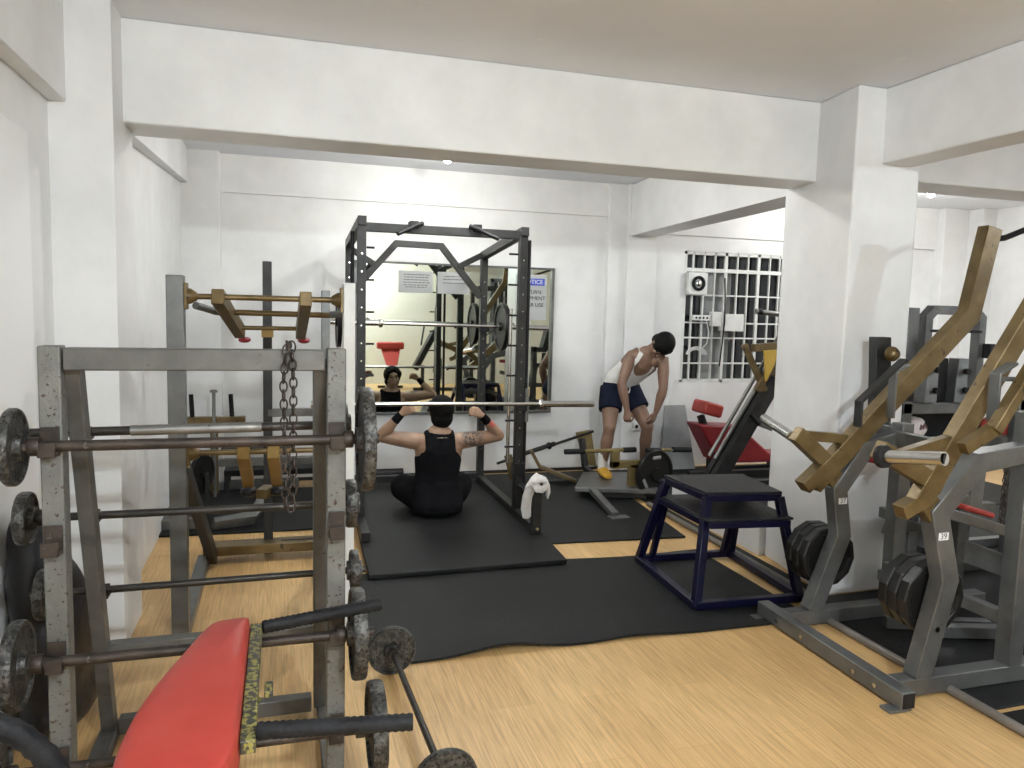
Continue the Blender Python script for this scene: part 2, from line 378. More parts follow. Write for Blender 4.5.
# electrical things fixed on the grille
t = thing('wall_fan_speaker', 'white box with a round black ring speaker at the top left of the barred window', 'speaker', (4.153, 7.2098, 1.8115))
MB().bb((4.057, 7.1521, 1.8211), (4.278, 7.2078, 2.0518)).build('housing', WHITE, t, 0.006)
MB().lathe((4.167, 7.1569, 1.9365), (0, -1, 0), [(0.075, 0), (0.078, 0.02), (0.06, 0.03), (0.045, 0.02), (0.045, 0)], 28).build('ring', BLK, t)
MB().lathe((4.167, 7.1540, 1.9365), (0, -1, 0), [(0.035, 0), (0.033, 0.02), (0.02, 0.028), (0.001, 0.03)], 20).build('cone', CHROME, t)
t = thing('power_strip', 'small white power strip fixed on the window bars under the round speaker', 'power strip', (4.182, 7.2098, 1.5519))
MB().bb((4.134, 7.1617, 1.5519), (4.345, 7.2078, 1.6096)).build('housing', WHITE, t, 0.005)
s = MB()
for k in range(4): s.cyl((4.168 + 0.043 * k, 7.163, 1.581), (4.168 + 0.043 * k, 7.159, 1.581), 0.012, n=12)
s.build('socket_holes', BLK, t)
MB().bb((4.345, 7.1425, 1.4943), (4.499, 7.2078, 1.6481)).build('switch_box', WHITE, None, 0.006, label='square white electrical box left of the wide box on the window bars', cat='electrical box')
MB().bb((4.458, 7.1328, 1.4462), (4.727, 7.2078, 1.6288)).build('junction_box', WHITE, None, 0.006, label='wide white electrical box in the middle of the barred window', cat='electrical box')
cb = MB()
for k in range(5):
    r = 0.05 + 0.008 * k
    cb.tube([(4.19 + 0.11 * math.cos(a / 10 * PI) * (0.7 + 0.1 * k), 7.18 - 0.004 * k, 1.195 + r * math.sin(a / 10 * PI)) for a in range(0, 11)], 0.004, 6)
cb.tube([(4.297, 7.1713, 1.5519), (4.326, 7.1617, 1.4270), (4.307, 7.1617, 1.3116), (4.23, 7.1713, 1.2347)], 0.005, 6)
cb.build('coiled_cable', WHITE, None, label='loops of thin white cable hanging on the lower left of the barred window', cat='cable')
MB().tube([(4.48, 7.1521, 2.0037), (4.489, 7.1425, 1.7923), (4.484, 7.1232, 1.5519), (4.48, 7.1425, 1.3116), (4.47, 7.1617, 1.0713)], 0.008, 8).build('hanging_cable', BLK, None, label='black cable hanging down the middle of the barred window', cat='cable')
# cables at wall under window
MB().tube([(3.961, 7.1713, 0.9271), (3.864, 7.1713, 0.5426), (3.778, 7.1713, 0.3022)], 0.005, 6).build('wall_cable', WHITE, None, label='thin white cable running down the back wall left of the red bench', cat='cable')
t = thing('wall_outlet', 'small white wall outlet low on the back wall right of the bending man', 'outlet', (3.55, 7.11, 0.42))
MB().bb((3.46, 7.096, 0.41), (3.66, 7.112, 0.495)).build('outlet_plate', WHITE, t, 0.004)
s = MB()
for k in range(3): s.box((3.50 + 0.055 * k, 7.095, 0.452), (0.03, 0.006, 0.035))
s.build('outlet_holes', BLK, t)

# ceiling lamps
def lamp(x, y, label, power, z=H, colr=(0.86, 0.935, 1.0)):
    t = thing('ceiling_lamp', label, 'lamp', (x, y, z))
    MB().lathe((x, y, z), (0, 0, -1), [(0.055, 0), (0.055, 0.012), (0.03, 0.03), (0.025, 0.05)], 20).build('lamp_holder', WHITE, t)
    MB().lathe((x, y, z - 0.05), (0, 0, -1), [(0.018, 0), (0.03, 0.02), (0.036, 0.05), (0.028, 0.075), (0.006, 0.088)], 20).build('bulb', BULB, t)
    l = bpy.data.lights.new('bulb_light', 'POINT'); l.energy = power; l.shadow_soft_size = 0.045; l.color = colr
    o = bpy.data.objects.new('bulb_light', l); COL.objects.link(o); o.parent = t; o.location = (0, 0, -0.19)
    return t
lamp(1.27, 6.10, 'bare bulb on the rear ceiling behind the cross beam, above the squat cage', 22, colr=(1.0, 0.99, 0.93))
lamp(1.3, 4.95, 'added fill bulb hidden behind the cross beam, evening out the rear light', 52, colr=(1.0, 0.99, 0.93))  # unseen fill, added so the rear section is lit evenly
lamp(5.80, 5.85, 'bare bulb on the rear right ceiling, glowing beside the column top', 75, colr=(1.0, 0.99, 0.94))
lamp(0.90, -0.9, 'bare bulb on the front ceiling behind the viewer', 310)
lamp(6.3, 1.1, 'bare bulb on the right front ceiling beyond the right beam', 92)

# ------------------------------------------------------------------ floor mats and pipes
def mat_thing(pts, z0, h, label, grp=None):
    return MB().prism([(x, y, z0) for x, y in pts], (0, 0, h)).build('rubber_mat', RUB, None, 0.006, label=label, cat='floor mat')
wm = MB(); NX, NY = 60, 14; top = []; bot = []
for j in range(NY + 1):
    for lst, hh in ((top, 0.012), (bot, 0.0)):
        row = []
        for i in range(NX + 1):
            x = 0.40 + 2.32 * i / NX; y = 3.31 + 1.20 * j / NY + (0.02 * math.sin(x * 5.0) if j == NY else 0)
            k = math.exp(-((x - 1.02) / 0.22) ** 2) + 0.45 * math.exp(-((x - 1.68) / 0.20) ** 2)
            lift = 0.032 * k * max(0.0, 1 - (j / NY) * 3.2)
            row.append(wm.bm.verts.new((x, y + 0.02 * k * (j == 0), 0.001 + hh + lift)))
        lst.append(row)
for j in range(NY):
    for i in range(NX):
        wm.bm.faces.new((top[j][i], top[j][i + 1], top[j + 1][i + 1], top[j + 1][i])); wm.bm.faces.new((bot[j][i], bot[j + 1][i], bot[j + 1][i + 1], bot[j][i + 1]))
for i in range(NX):
    wm.bm.faces.new((bot[0][i], bot[0][i + 1], top[0][i + 1], top[0][i])); wm.bm.faces.new((bot[NY][i], top[NY][i], top[NY][i + 1], bot[NY][i + 1]))
for j in range(NY):
    wm.bm.faces.new((bot[j][0], top[j][0], top[j + 1][0], bot[j + 1][0])); wm.bm.faces.new((bot[j][NX], bot[j + 1][NX], top[j + 1][NX], top[j][NX]))
wm.build('rubber_mat', RUB, None, label='large thin black rubber mat with a rippled front edge in the middle foreground', cat='floor mat')
mat_thing([(2.93, 3.58), (3.03, 3.58), (3.06, 5.6), (2.96, 5.6)], 0.001, 0.008, 'narrow black rubber strip between the floor pipe and the column foot')
mat_thing([(0.49, 4.40), (1.735, 4.42), (1.90, 6.95), (0.56, 6.98)], 0.014, 0.030, 'thick black rubber mat the man in black sits on, under the squat cage')
mat_thing([(1.70, 4.87), (2.80, 4.81), (2.90, 5.75), (3.0, 7.10), (1.72, 7.10)], 0.001, 0.014, 'black rubber mat right of the squat cage, under the T-bar row machine')
mat_thing([(-0.82, 5.58), (0.30, 5.55), (0.36, 6.85), (-0.70, 6.95)], 0.001, 0.014, 'black rubber mat in the back left corner behind the gold lever machine')
mat_thing([(2.81, 2.32), (6.5, 2.40), (6.5, 5.1), (3.55, 5.1), (3.55, 3.60), (2.82, 3.57)], 0.001, 0.012, 'black rubber mat under the right-hand machines, beside the column')
mat_thing([(2.82, 1.2), (4.9, 1.3), (4.9, 2.35), (2.82, 2.29)], 0.001, 0.010, 'black rubber mat at the right edge, nearest the viewer')
mat_thing([(3.45, 5.12), (6.8, 5.12), (6.8, 7.1), (3.01, 7.08), (2.98, 5.80), (3.3, 5.62)], 0.001, 0.014, 'black rubber mat behind the column under the incline leg press')
MB().tube([(2.775, 1.6, 0.021), (2.765, 2.4, 0.021), (2.76, 3.0, 0.021), (2.76, 3.28, 0.021)], 0.020, 14).build('floor_pipe', PIPE, None, label='grey pipe on the floor along the wood edge under the lever squat machine', cat='pipe')
MB().tube([(2.90, 3.60, 0.021), (2.93, 4.5, 0.021), (2.95, 5.70, 0.021)], 0.020, 14).build('floor_pipe', PIPE, None, label='grey pipe on the floor at the foot of the column, behind the navy box', cat='pipe')

# ------------------------------------------------------------------ mirror with papers
t = thing('wall_mirror', 'large wall mirror on the back wall behind the squat cage', 'mirror', (1.63, 7.18, 0.62), -0.0125)
MB().bb((0.675, 7.165, 0.625), (2.262, 7.185, 2.013)).build('mirror_glass', MIRR)
MB().bb((0.655, 7.160, 0.602), (2.578, 7.195, 0.628)).bb((2.549, 7.160, 0.602), (2.580, 7.195, 2.03)).bb((0.645, 7.160, 0.602), (0.678, 7.195, 2.03)).bb((0.645, 7.160, 2.010), (2.580, 7.195, 2.03)).build('mirror_frame', MACH, None, 0.003)
m2 = MB().box((2.41, 7.172, 1.319), (0.282, 0.014, 1.388), 0.036).build('mirror_side_panel', MIRR, t)
for nm in ('mirror_glass', 'mirror_frame'):
    o = bpy.data.objects[nm]; o.data.transform(Matrix.Translation((-1.63, -7.18, -0.62))); o.parent = t
def paper(name, x0, x1, z0, z1, label, lines):
    dy = 7.1600 - 0.0125 * ((x0 + x1) / 2 - 1.63) - 7.1400
    t = thing(name, label, 'paper sign', ((x0 + x1) / 2, 7.142 + dy, z0))
    p = MB(); nx, nz = 8, 6
    vs = [[p.bm.verts.new((x0 + (x1 - x0) * i / nx, 7.140 + dy - 0.0015 * math.sin(PI * i / nx) * (0.5 + 0.5 * (j % 2)), z0 + (z1 - z0) * j / nz)) for i in range(nx + 1)] for j in range(nz + 1)]
    for j in range(nz):
        for i in range(nx): p.bm.faces.new((vs[j][i], vs[j][i + 1], vs[j + 1][i + 1], vs[j + 1][i]))
    r = bmesh.ops.solidify(p.bm, geom=p.bm.faces[:], thickness=0.0008)
    p.build('sheet', PAPER, t, smooth=False)
    if lines:
        q = MB(); rr = random.Random(int(x0 * 100))
        for k, z in enumerate(lines):
            L = (x1 - x0) * rr.uniform(0.5, 0.72); x = (x0 + x1) / 2 - L / 2
            while x < (x0 + x1) / 2 + L / 2:
                wd = rr.uniform(0.012, 0.035); q.bb((x, 7.1380 + dy, z - 0.0028), (x + wd, 7.1388 + dy, z + 0.0028)); x += wd + 0.007
        q.build('illegible_print', INK, t)
    return t
paper('paper_notice', 1.050, 1.370, 1.749, 1.951, 'white printed sheet taped on the mirror, left of the two landscape sheets', [1.917, 1.893, 1.869, 1.845, 1.821, 1.802])
paper('paper_notice', 1.418, 1.720, 1.749, 1.951, 'white printed sheet taped on the mirror, behind the slanted arch of the cage', [1.912, 1.884, 1.85])
t = paper('paper_notice', 2.19, 2.50, 1.52, 1.960, 'tall white sign with blue heading on the right edge of the mirror', None)
MB().bb((2.225, 7.1480, 1.855), (2.475, 7.1486, 1.922)).build('heading_band', BLUE, t)
text('heading_text', 'NOTICE', 0.058, V((2.35, 7.1476, 1.888)), FACE_CAM, PAPER, t)
for body, z in (('RETURN', 1.79), ('EQUIPMENT', 1.73), ('AFTER USE', 1.665)):
    text('sign_text', body, 0.052, V((2.345, 7.1482, z)), FACE_CAM, INK, t)

# ------------------------------------------------------------------ weight plates helpers
def plate_mb(c, ax, r, th, hub=0.035, n=36, hubh=0.012, both=True):
    """cast plate with raised rim and hub, centred at c along ax"""
    m = MB(); h = th / 2; ri = r * 0.86
    prof = [(0.014, -h - hubh), (hub, -h - hubh), (hub + 0.004, -h * 0.55), (ri, -h * 0.55), (ri + 0.004, -h), (r - 0.004, -h), (r, -h * 0.6), (r, h * 0.6), (r - 0.004, h), (ri + 0.004, h), (ri, h * 0.55), (hub + 0.004, h * 0.55), (hub, h + hubh), (0.014, h + hubh)]
    return m.lathe(c, ax, prof, n)

def barbell(name, label, grp, p0, p1, plates, barr=0.0135, bm=BARD, extra=None):
    """p0,p1 bar ends; plates = list of (distance from p0, radius, thickness)"""
    p0 = V(p0); p1 = V(p1); d = (p1 - p0).normalized()
    t = thing(name, label, 'barbell', (p0 + p1) / 2, 0, grp)
    MB().cyl(p0, p1, barr, n=16).build('bar', bm, t)
    for (s, r, th) in plates:
        MB_ = plate_mb(p0 + d * s, d, r, th)
        MB_.build('weight_plate', IRON, t)
    for s in {round(min(a[0] for a in plates), 3), round(max(a[0] for a in plates), 3)} if plates else []:
        L = (p1 - p0).length; q = 1 if s > L / 2 else -1
        MB().lathe(p0 + d * (s - q * 0.05), d, [(0.024, -0.014), (0.026, -0.01), (0.026, 0.01), (0.024, 0.014)], 16).build('collar', bm, t)
    if extra: extra(t, p0, d)
    return t

# ------------------------------------------------------------------ left barbell rack
rack = thing('barbell_rack', 'chipped grey steel A-frame rack holding fixed barbells in the left foreground', 'barbell rack', (-0.22, 2.7, 0))
YF = 2.38
XL, XR = -0.603, 0.162
for x in (XL, XR):
    MB().bb((x - 0.028, YF - 0.030, 0.05), (x + 0.028, YF + 0.035, 1.475)).build('front_post', CHIP, rack, 0.004)
    MB().beam([(x + (0.045 if x < 0 else -0.045), YF + 0.03, 1.43), (x + (0.0 if x < 0 else -0.02), 2.975, 0.05)], 0.045, 0.06, (0, 1, 0)).build('back_leg', CHIP2, rack, 0.004)
    MB().bb((x - 0.03, YF - 0.1, 0.0), (x + 0.03, 3.03, 0.05)).build('base_runner', CHIP2, rack, 0.004)
MB().bb((XL + 0.034, YF - 0.03, 1.408), (XR - 0.034, YF + 0.03, 1.470)).build('top_rail', CHIP2, rack, 0.004)
MB().bb((XL + 0.03, 2.96, 0.02), (XR - 0.05, 3.01, 0.08)).build('back_rail', CHIP2, rack, 0.004)
MB().bb((XL + 0.03, 2.83, 0.37), (XR - 0.05, 2.88, 0.42)).build('back_rail', CHIP2, rack, 0.004)
def hook(x, y, z, m=RUST):
    MB().bb((x - 0.022, y - 0.040, z - 0.028), (x + 0.022, y, z - 0.018)).bb((x - 0.022, y - 0.045, z - 0.028), (x + 0.022, y - 0.038, z + 0.012)).bb((x - 0.024, y - 0.006, z - 0.03), (x + 0.024, y, z + 0.05)).build('bar_hook', m, rack, 0.002)
yf = YF - 0.036
for z in (1.205, 0.930, 0.598, 0.285):
    for x in (XL, XR): hook(x, yf, z)
def bracket(x, y, z): MB().bb((x - 0.02, y - 0.01, z - 0.026), (x + 0.02, y + 0.06, z - 0.014)).bb((x - 0.02, y + 0.03, z - 0.026), (x + 0.02, y + 0.036, z + 0.015)).build('bar_hook', RUST, rack, 0.002)
RB = 'fixed barbells on the chipped grey rack'
yb = YF - 0.059
barbell('fixed_barbell', 'rusty fixed barbell on the top front hooks of the grey rack', RB, (-0.72, yb, 1.205), (0.285, yb, 1.205), [(0.035, 0.105, 0.026), (0.965, 0.158, 0.035)], 0.0155, RUST)
def sleeves(t, p0, d):
    MB().cyl(p0 + d * 0.35, p0 + d * 0.74, 0.017, n=16).build('polished_sleeve', STEEL, t)
barbell('fixed_barbell', 'barbell with polished silver middle and black ends at the back of the grey rack, topmost', RB, (-0.80, 2.62, 1.195), (0.225, 2.62, 1.205), [(1.0, 0.075, 0.03)], 0.0145, BARD, sleeves)
barbell('fixed_barbell', 'dark fixed barbell second from the top at the back of the grey rack', RB, (-0.80, 2.70, 0.912), (0.268, 2.70, 0.912), [(0.03, 0.085, 0.035), (1.035, 0.085, 0.035)], 0.013)
barbell('fixed_barbell', 'dark fixed barbell third from the top at the back of the grey rack', RB, (-0.80, 2.82, 0.620), (0.30, 2.82, 0.628), [(0.04, 0.085, 0.03), (1.06, 0.075, 0.03)], 0.0125)
barbell('fixed_barbell', 'rusty fixed barbell with big plates on the middle front hooks of the grey rack', RB, (-0.725, yb, 0.598), (0.275, yb, 0.598), [(0.03, 0.122, 0.032), (0.95, 0.138, 0.040)], 0.0155, RUST)
barbell('fixed_barbell', 'fixed barbell with big plates on the lowest front hooks of the grey rack', RB, (-0.80, yb, 0.285), (0.33, yb, 0.285), [(0.03, 0.14, 0.035), (1.085, 0.142, 0.045)], 0.0145, RUST)
# extra large plate seen at right top behind
for y, z in ((2.62, 1.195), (2.70, 0.912), (2.82, 0.620)):
    for x in (XL + 0.02, XR - 0.02): bracket(x, y - 0.01, z)
# chain over the top rail
ch = MB()
def link(c, ax, flat, L=0.034, W=0.020, r=0.0028):
    s, u, tt = frame(ax, flat)
    pts = []
    for k in range(14):
        a = 2 * PI * k / 14; pts.append(V(c) + tt * (L / 2 * math.cos(a)) + s * (W / 2 * math.sin(a)))
    ch.tube(pts, r, 6, True)
def strand(pts):
    pts = [V(p) for p in pts]; k = 0; acc = 0.0; step = 0.0265
    for a, b in zip(pts, pts[1:]):
        d = b - a; L = d.length; d.normalize(); s = acc
        while s < L:
            link(a + d * s, d, V((0, 1, 0)) if k % 2 else V((1, 0.3, 0))); k += 1; s += step
        acc = s - L
strand([(0.012, 2.325, 1.02), (0.008, 2.325, 1.38), (0.017, 2.335, 1.482), (0.024, 2.38, 1.488), (0.032, 2.335, 1.482), (0.036, 2.322, 1.38), (0.034, 2.322, 1.02), (0.028, 2.322, 1.0)])
ch.build('steel_chain', RUST, None, label='rusty steel chain looped over the top rail of the grey barbell rack', cat='chain')

# black sack behind rack on the left
sk = MB()
for c, r in (((-0.81, 3.12, 0.33), (0.125, 0.26, 0.34)), ((-0.83, 3.05, 0.60), (0.10, 0.18, 0.26)), ((-0.855, 3.0, 0.76), (0.06, 0.10, 0.12)), ((-0.80, 3.15, 0.12), (0.13, 0.26, 0.118))):
    sk.ell(c, r)
sk.build('black_sack', SACK, None, voxel=0.02, smit=6, label='large slumped black sack behind the left end of the barbell rack', cat='sack', loc=(-0.9, 3.1, 0))

# ------------------------------------------------------------------ barbell on the floor
barbell('floor_barbell', 'small barbell lying on the wood floor in front of the rack with round worn plates', 'x', (0.462, 3.262, 0.108), (0.500, 2.24, 0.106), [(0.02, 0.107, 0.03), (1.0, 0.107, 0.03)], 0.0125, BARD)
del bpy.data.objects['floor_barbell']['group']

# ------------------------------------------------------------------ foreground red pad machine
t = thing('preacher_curl_bench', 'red padded seat with black wrapped grips and yellow frame in the bottom left foreground', 'exercise bench', (-0.2, 1.9, 0))
pad = MB()
out = [(-0.084, 2.20), (-0.086, 2.238), (-0.092, 2.245), (-0.125, 2.243), (-0.165, 2.235), (-0.185, 2.22), (-0.21, 2.15), (-0.235, 2.05), (-0.268, 1.93), (-0.298, 1.80), (-0.315, 1.68), (-0.32, 1.50), (-0.26, 1.36), (-0.13, 1.42), (-0.086, 1.56), (-0.085, 1.62), (-0.085, 1.9), (-0.084, 2.15)]
rings = []
cx = sum(p[0] for p in out) / len(out); cy = sum(p[1] for p in out) / len(out)
for z, k in ((0.615, 0.95), (0.620, 0.99), (0.65, 1.0), (0.695, 1.0), (0.712, 0.98), (0.724, 0.90), (0.735, 0.6), (0.738, 0.2)):
    rings.append([pad.bm.verts.new((cx + (x - cx) * k, cy + (y - cy) * (k * 0.5 + 0.5 if k > 0.9 else k), z)) for x, y in out])
pad.skin(rings)
po = pad.build('seat_pad', RED, t)
ss = po.modifiers.new('sub', 'SUBSURF'); ss.levels = 2; ss.render_levels = 2
MB().beam([(-0.068, 1.60, 0.685), (-0.068, 2.22, 0.685)], 0.032, 0.03).build('side_rail', YTAPE, t, 0.003)
for n_, a, b in (('far', (-0.05, 2.185, 0.70), (0.285, 2.245, 0.715)), ('near', (-0.05, 1.635, 0.70), (0.275, 1.59, 0.70))):
    m = MB(); a = V(a); b = V(b); d = b - a; N = 44; r0 = 0.0172
    m.tube([a + d * (i / N) for i in range(N + 1)], [r0 + (0.0022 if i % 2 else 0) for i in range(N + 1)], 16)
    m.build('wrapped_grip', TAPE, t)
MB().bb((-0.24, 1.62, 0.585), (-0.10, 2.1, 0.615)).build('pad_board', BLK, t)
MB().bb((-0.22, 1.86, 0.0), (-0.16, 1.92, 0.60)).build('support_post', CHIP2, t, 0.004)
MB().bb((-0.45, 1.86, 0.0), (0.05, 1.92, 0.05)).bb((-0.22, 1.35, 0.0), (-0.16, 2.2, 0.05)).build('base_frame', CHIP2, t, 0.004)
MB().beam([(-0.06, 1.86, 0.66), (-0.16, 1.89, 0.50)], 0.03, 0.03).bb((-0.04, 1.84, 0.665), (-0.02, 1.90, 0.68)).build('yellow_bracket', YTAPE, t, 0.003)
# black hose / wrapped handle bottom-left
m = MB(); pts = []
cps = [(-0.72, 1.58, 0.82), (-0.60, 1.58, 0.825), (-0.50, 1.58, 0.80), (-0.44, 1.58, 0.745), (-0.40, 1.58, 0.67), (-0.37, 1.58, 0.58), (-0.36, 1.58, 0.40), (-0.36, 1.58, 0.02)]
for i in range(len(cps) - 1):
    for k in range(6):
        a = V(cps[max(i - 1, 0)]); b = V(cps[i]); c = V(cps[i + 1]); dd = V(cps[min(i + 2, len(cps) - 1)]); s = k / 6
        pts.append(0.5 * ((2 * b) + (-a + c) * s + (2 * a - 5 * b + 4 * c - dd) * s * s + (-a + 3 * b - 3 * c + dd) * s ** 3))
m.tube(pts, [0.021 + (0.003 if i % 2 else 0) for i in range(len(pts))], 14)
m.build('curved_handle', TAPE, None, label='thick black tape-wrapped curved handle in the bottom left corner', cat='handle')

# ------------------------------------------------------------------ gold lever machine behind rack
t = thing('lever_machine', 'tall silver framed machine with gold pivoting arms behind the barbell rack', 'exercise machine', (-0.1, 4.2, 0))
YB = 3.80
MB().bb((-0.492, YB - 0.04, 0), (-0.418, YB + 0.04, 1.725)).build('upright', MACH, t, 0.004)
MB().bb((0.29, YB - 0.04, 0), (0.345, YB + 0.04, 1.715)).build('upright', WHITE, t, 0.004)
MB().bb((-0.105, 5.02, 0.014), (-0.05, 5.08, 1.87)).build('rear_upright', CAGE, t, 0.004)
MB().bb((-0.113, 5.012, 1.40), (-0.042, 5.088, 1.47)).build('post_collar', GOLDY, t, 0.003)
def bearing(x, z, sgn):
    MB().bb((x, YB - 0.035, z - 0.06), (x + sgn * 0.014, YB + 0.035, z + 0.06)).lathe((x, YB, z), (sgn, 0, 0), [(0.038, 0.01), (0.034, 0.03), (0.024, 0.045), (0.018, 0.055)], 20).build('bearing', GOLD, t, 0.002)
for z in (1.632, 0.905):
    MB().cyl((-0.41, YB, z), (0.285, YB, z), 0.0135, n=16).build('pivot_bar', GOLD, t)
    bearing(-0.418, z, 1); bearing(0.29, z, -1)
for (x0, x1) in ((-0.275, -0.215), (0.115, 0.11)):
    MB().beam([(x0, YB - 0.035, 1.635), (x1, 4.55, 1.445)], 0.055, 0.07).build('lever_arm', GOLD, t, 0.004)
    MB().ell((x1 + 0.02, 4.60, 1.402), (0.035, 0.05, 0.018)).build('shoulder_pad', REDD, t)
MB().cyl((-0.24, 4.40, 1.475), (0.11, 4.40, 1.475), 0.012, n=14).build('cross_bar', GOLD, t)
h = MB().cyl((-0.28, 4.12, 1.56), (0.27, 4.12, 1.555), 0.015, n=14).build('handle_bar', GOLD, t)
for sx, x in ((-1, -0.27), (1, 0.25)):
    MB().tube([(x, 4.12, 1.558), (x + sx * 0.04, 4.10, 1.562), (x + sx * 0.075, 4.05, 1.575), (x + sx * 0.12, 3.98, 1.59)][: (4 if sx < 0 else 3)], 0.018, 14).build('rubber_grip', mat('grey_rubber', (0.16, 0.17, 0.18), 0.6) if sx < 0 else MATS['grey_rubber'], h)
for (x0, x1) in ((-0.170, -0.165), (-0.035, -0.02)):
    MB().beam([(x0, YB - 0.03, 0.905), (x1, 4.25, 0.66)], 0.055, 0.065).build('lower_arm', GOLDY, t, 0.004)
    MB().ell((x1, 4.28, 0.60), (0.045, 0.05, 0.03)).build('ankle_pad', BLK, t)
MB().beam([(-0.10, 4.20, 0.60), (-0.06, 4.32, 0.60)], 0.06, 0.05).build('arm_link', GOLD, t, 0.004)
MB().beam([(-0.44, YB, 0.86), (-0.40, 4.9, 0.05)], 0.05, 0.08).build('rear_strut', CAGE, t, 0.004)
MB().beam([(0.31, YB, 0.86), (0.28, 4.9, 0.05)], 0.05, 0.08).build('rear_strut', CAGE, t, 0.004)
for a, c in ((-0.49, -0.42), (0.29, 0.35)): MB().bb((a, YB + 0.04, 0), (c, 4.95, 0.06)).build('base_runner', MACH, t, 0.004)
MB().bb((-0.46, 4.92, 0.05), (0.30, 5.06, 0.11)).build('rear_cross_member', GOLD, t, 0.004)
MB().bb((0.0, 4.975, 0.111), (0.22, 4.985, 0.114)).build('dark_scratch', BLK, t)
MB().bb((-0.08, 5.02, 0.9), (0.30, 5.07, 0.95)).bb((0.25, 5.0, 0.08), (0.30, 5.08, 1.70)).build('side_rung', MACH, t, 0.003)

# ------------------------------------------------------------------ low T machine in back left corner
t = thing('calf_raise_machine', 'small machine with two black upright grips in the back left corner', 'exercise machine', (-0.45, 6.7, 0))
MB().bb((-0.555, 6.67, 0.03), (-0.495, 6.73, 0.62)).build('post', GOLD, t, 0.004)
MB().bb((-0.74, 6.66, 0.585), (-0.28, 6.74, 0.675)).build('cross_head', GOLD, t, 0.005)
for x in (-0.69, -0.385): MB().cyl((x, 6.70, 0.64), (x - 0.01, 6.70, 0.86), 0.018, n=14).build('grip', TAPE, t)
MB().cyl((-0.52, 6.62, 0.02), (-0.52, 6.62, 0.90), 0.014, n=12).lathe((-0.52, 6.62, 0.885), (0, 0, 1), [(0.03, 0), (0.03, 0.015), (0.02, 0.022)], 14).build('pin_rod', STEEL, t)
MB().beam([(-0.78, 5.75, 0.05), (-0.80, 6.3, 0.05), (-0.70, 6.9, 0.05), (0.15, 6.9, 0.05)], 0.07, 0.07, (0, 0, 1)).build('base_frame', MACH, t, 0.004)
MB().bb((-0.80, 5.70, 0.015), (-0.52, 5.78, 0.085)).build('front_foot', MACH, t, 0.004)
MB().beam([(-0.46, 5.66, 0.055), (-0.20, 5.72, 0.07), (-0.12, 6.0, 0.16), (-0.05, 6.8, 0.20)], 0.07, 0.07, (0.3, -0.1, 1)).build('seat_rail', MACH, t, 0.004)
MB().bb((-0.5, 6.66, 0.26), (0.34, 6.74, 0.32)).build('cross_rail', CHIP2, t, 0.003)
MB().bb((-0.48, 6.75, 0.36), (0.1, 6.79, 0.40)).build('upper_cross_rail', CAGE, t, 0.003)
plate_mb((-0.60, 6.45, 0.26), (0.9, -0.5, 0), 0.15, 0.035).build('weight_plate', PLATEB, t)
MB().bb((-0.58, 6.44, 0.03), (-0.55, 6.47, 0.26)).build('plate_holder', CAGE, t, 0.003)
# low dark bench deck
t = thing('step_platform', 'low dark grey platform standing along the back wall left of the cage', 'platform', (0.05, 7.1, 0))
MB().bb((-0.46, 6.78, 0.15), (0.50, 7.06, 0.20)).build('deck', RUB, t, 0.005)
for x in (-0.44, 0.48):
    for y in (6.81, 7.03): MB().bb((x - 0.02, y - 0.02, 0.0), (x + 0.02, y + 0.02, 0.15)).build('leg', CAGE, t, 0.003)

# ------------------------------------------------------------------ squat cage (half rack / guided bar)
cage = thing('squat_cage', 'tall dark grey steel squat cage around the seated man', 'squat rack', (0.545, 5.5, 0.0), -0.012)
CM = wmat(cage)
def LC(x, y, z): return CM @ V((x, y, z))
def cb_(a, b):      # box in cage-local coords
    m = MB(); m.bb(a, b); bmesh.ops.transform(m.bm, matrix=CM, verts=m.bm.verts[:]); return m
W_, D_ = 1.178, 1.19
ZM = 0.046
for (x, y, h) in ((0, 0, 2.225), (W_, 0, 2.20), (0, D_, 2.17), (W_, D_, 2.115)):
    u = cb_((x - 0.030, y - 0.032, ZM), (x + 0.030, y + 0.032, h)).build('upright', CAGE, cage, 0.003)
    for k in range(14):
        z = 0.35 + k * 0.125
        if z > h - 0.15: break
        a = LC(x, y - 0.0315, z); MB().cyl(a, LC(x, y - 0.0335, z), 0.006, n=10).build('bolt_hole', CHROME, u)
for k in range(5):
    z = 2.02 - 0.225 * k
    MB().cyl(LC(W_ - 0.034, 0, z), LC(W_ - 0.105, 0, z), 0.008, n=10).build('peg', BLK, cage)
    MB().cyl(LC(0.034, 0, z), LC(0.09, 0, z), 0.008, n=10).build('peg', BLK, cage)
for k in range(2):
    MB().cyl(LC(W_ - 0.034, 0, 0.78 - 0.2 * k), LC(W_ - 0.105, 0, 0.78 - 0.2 * k), 0.008, n=10).build('peg', BLK, cage)
cb_((0.0, -0.03, 2.13), (W_, 0.03, 2.19)).build('front_top_rail', CAGE, cage, 0.003)
cb_((0.0, D_ - 0.03, 0.07), (W_, D_ + 0.03, 0.13)).build('rear_bottom_rail', CAGE, cage, 0.003)
for x in (0, W_):
    MB().beam([LC(x, -0.05, 2.185 if x else 2.2), LC(x, D_ + 0.03, 2.085 if x else 2.135)], 0.06, 0.065).build('side_top_rail', CAGE, cage, 0.003)
    cb_((x - 0.03, -0.45, ZM), (x + 0.03, D_ + 0.05, ZM + 0.06)).build('side_base_rail', CAGE, cage, 0.003)
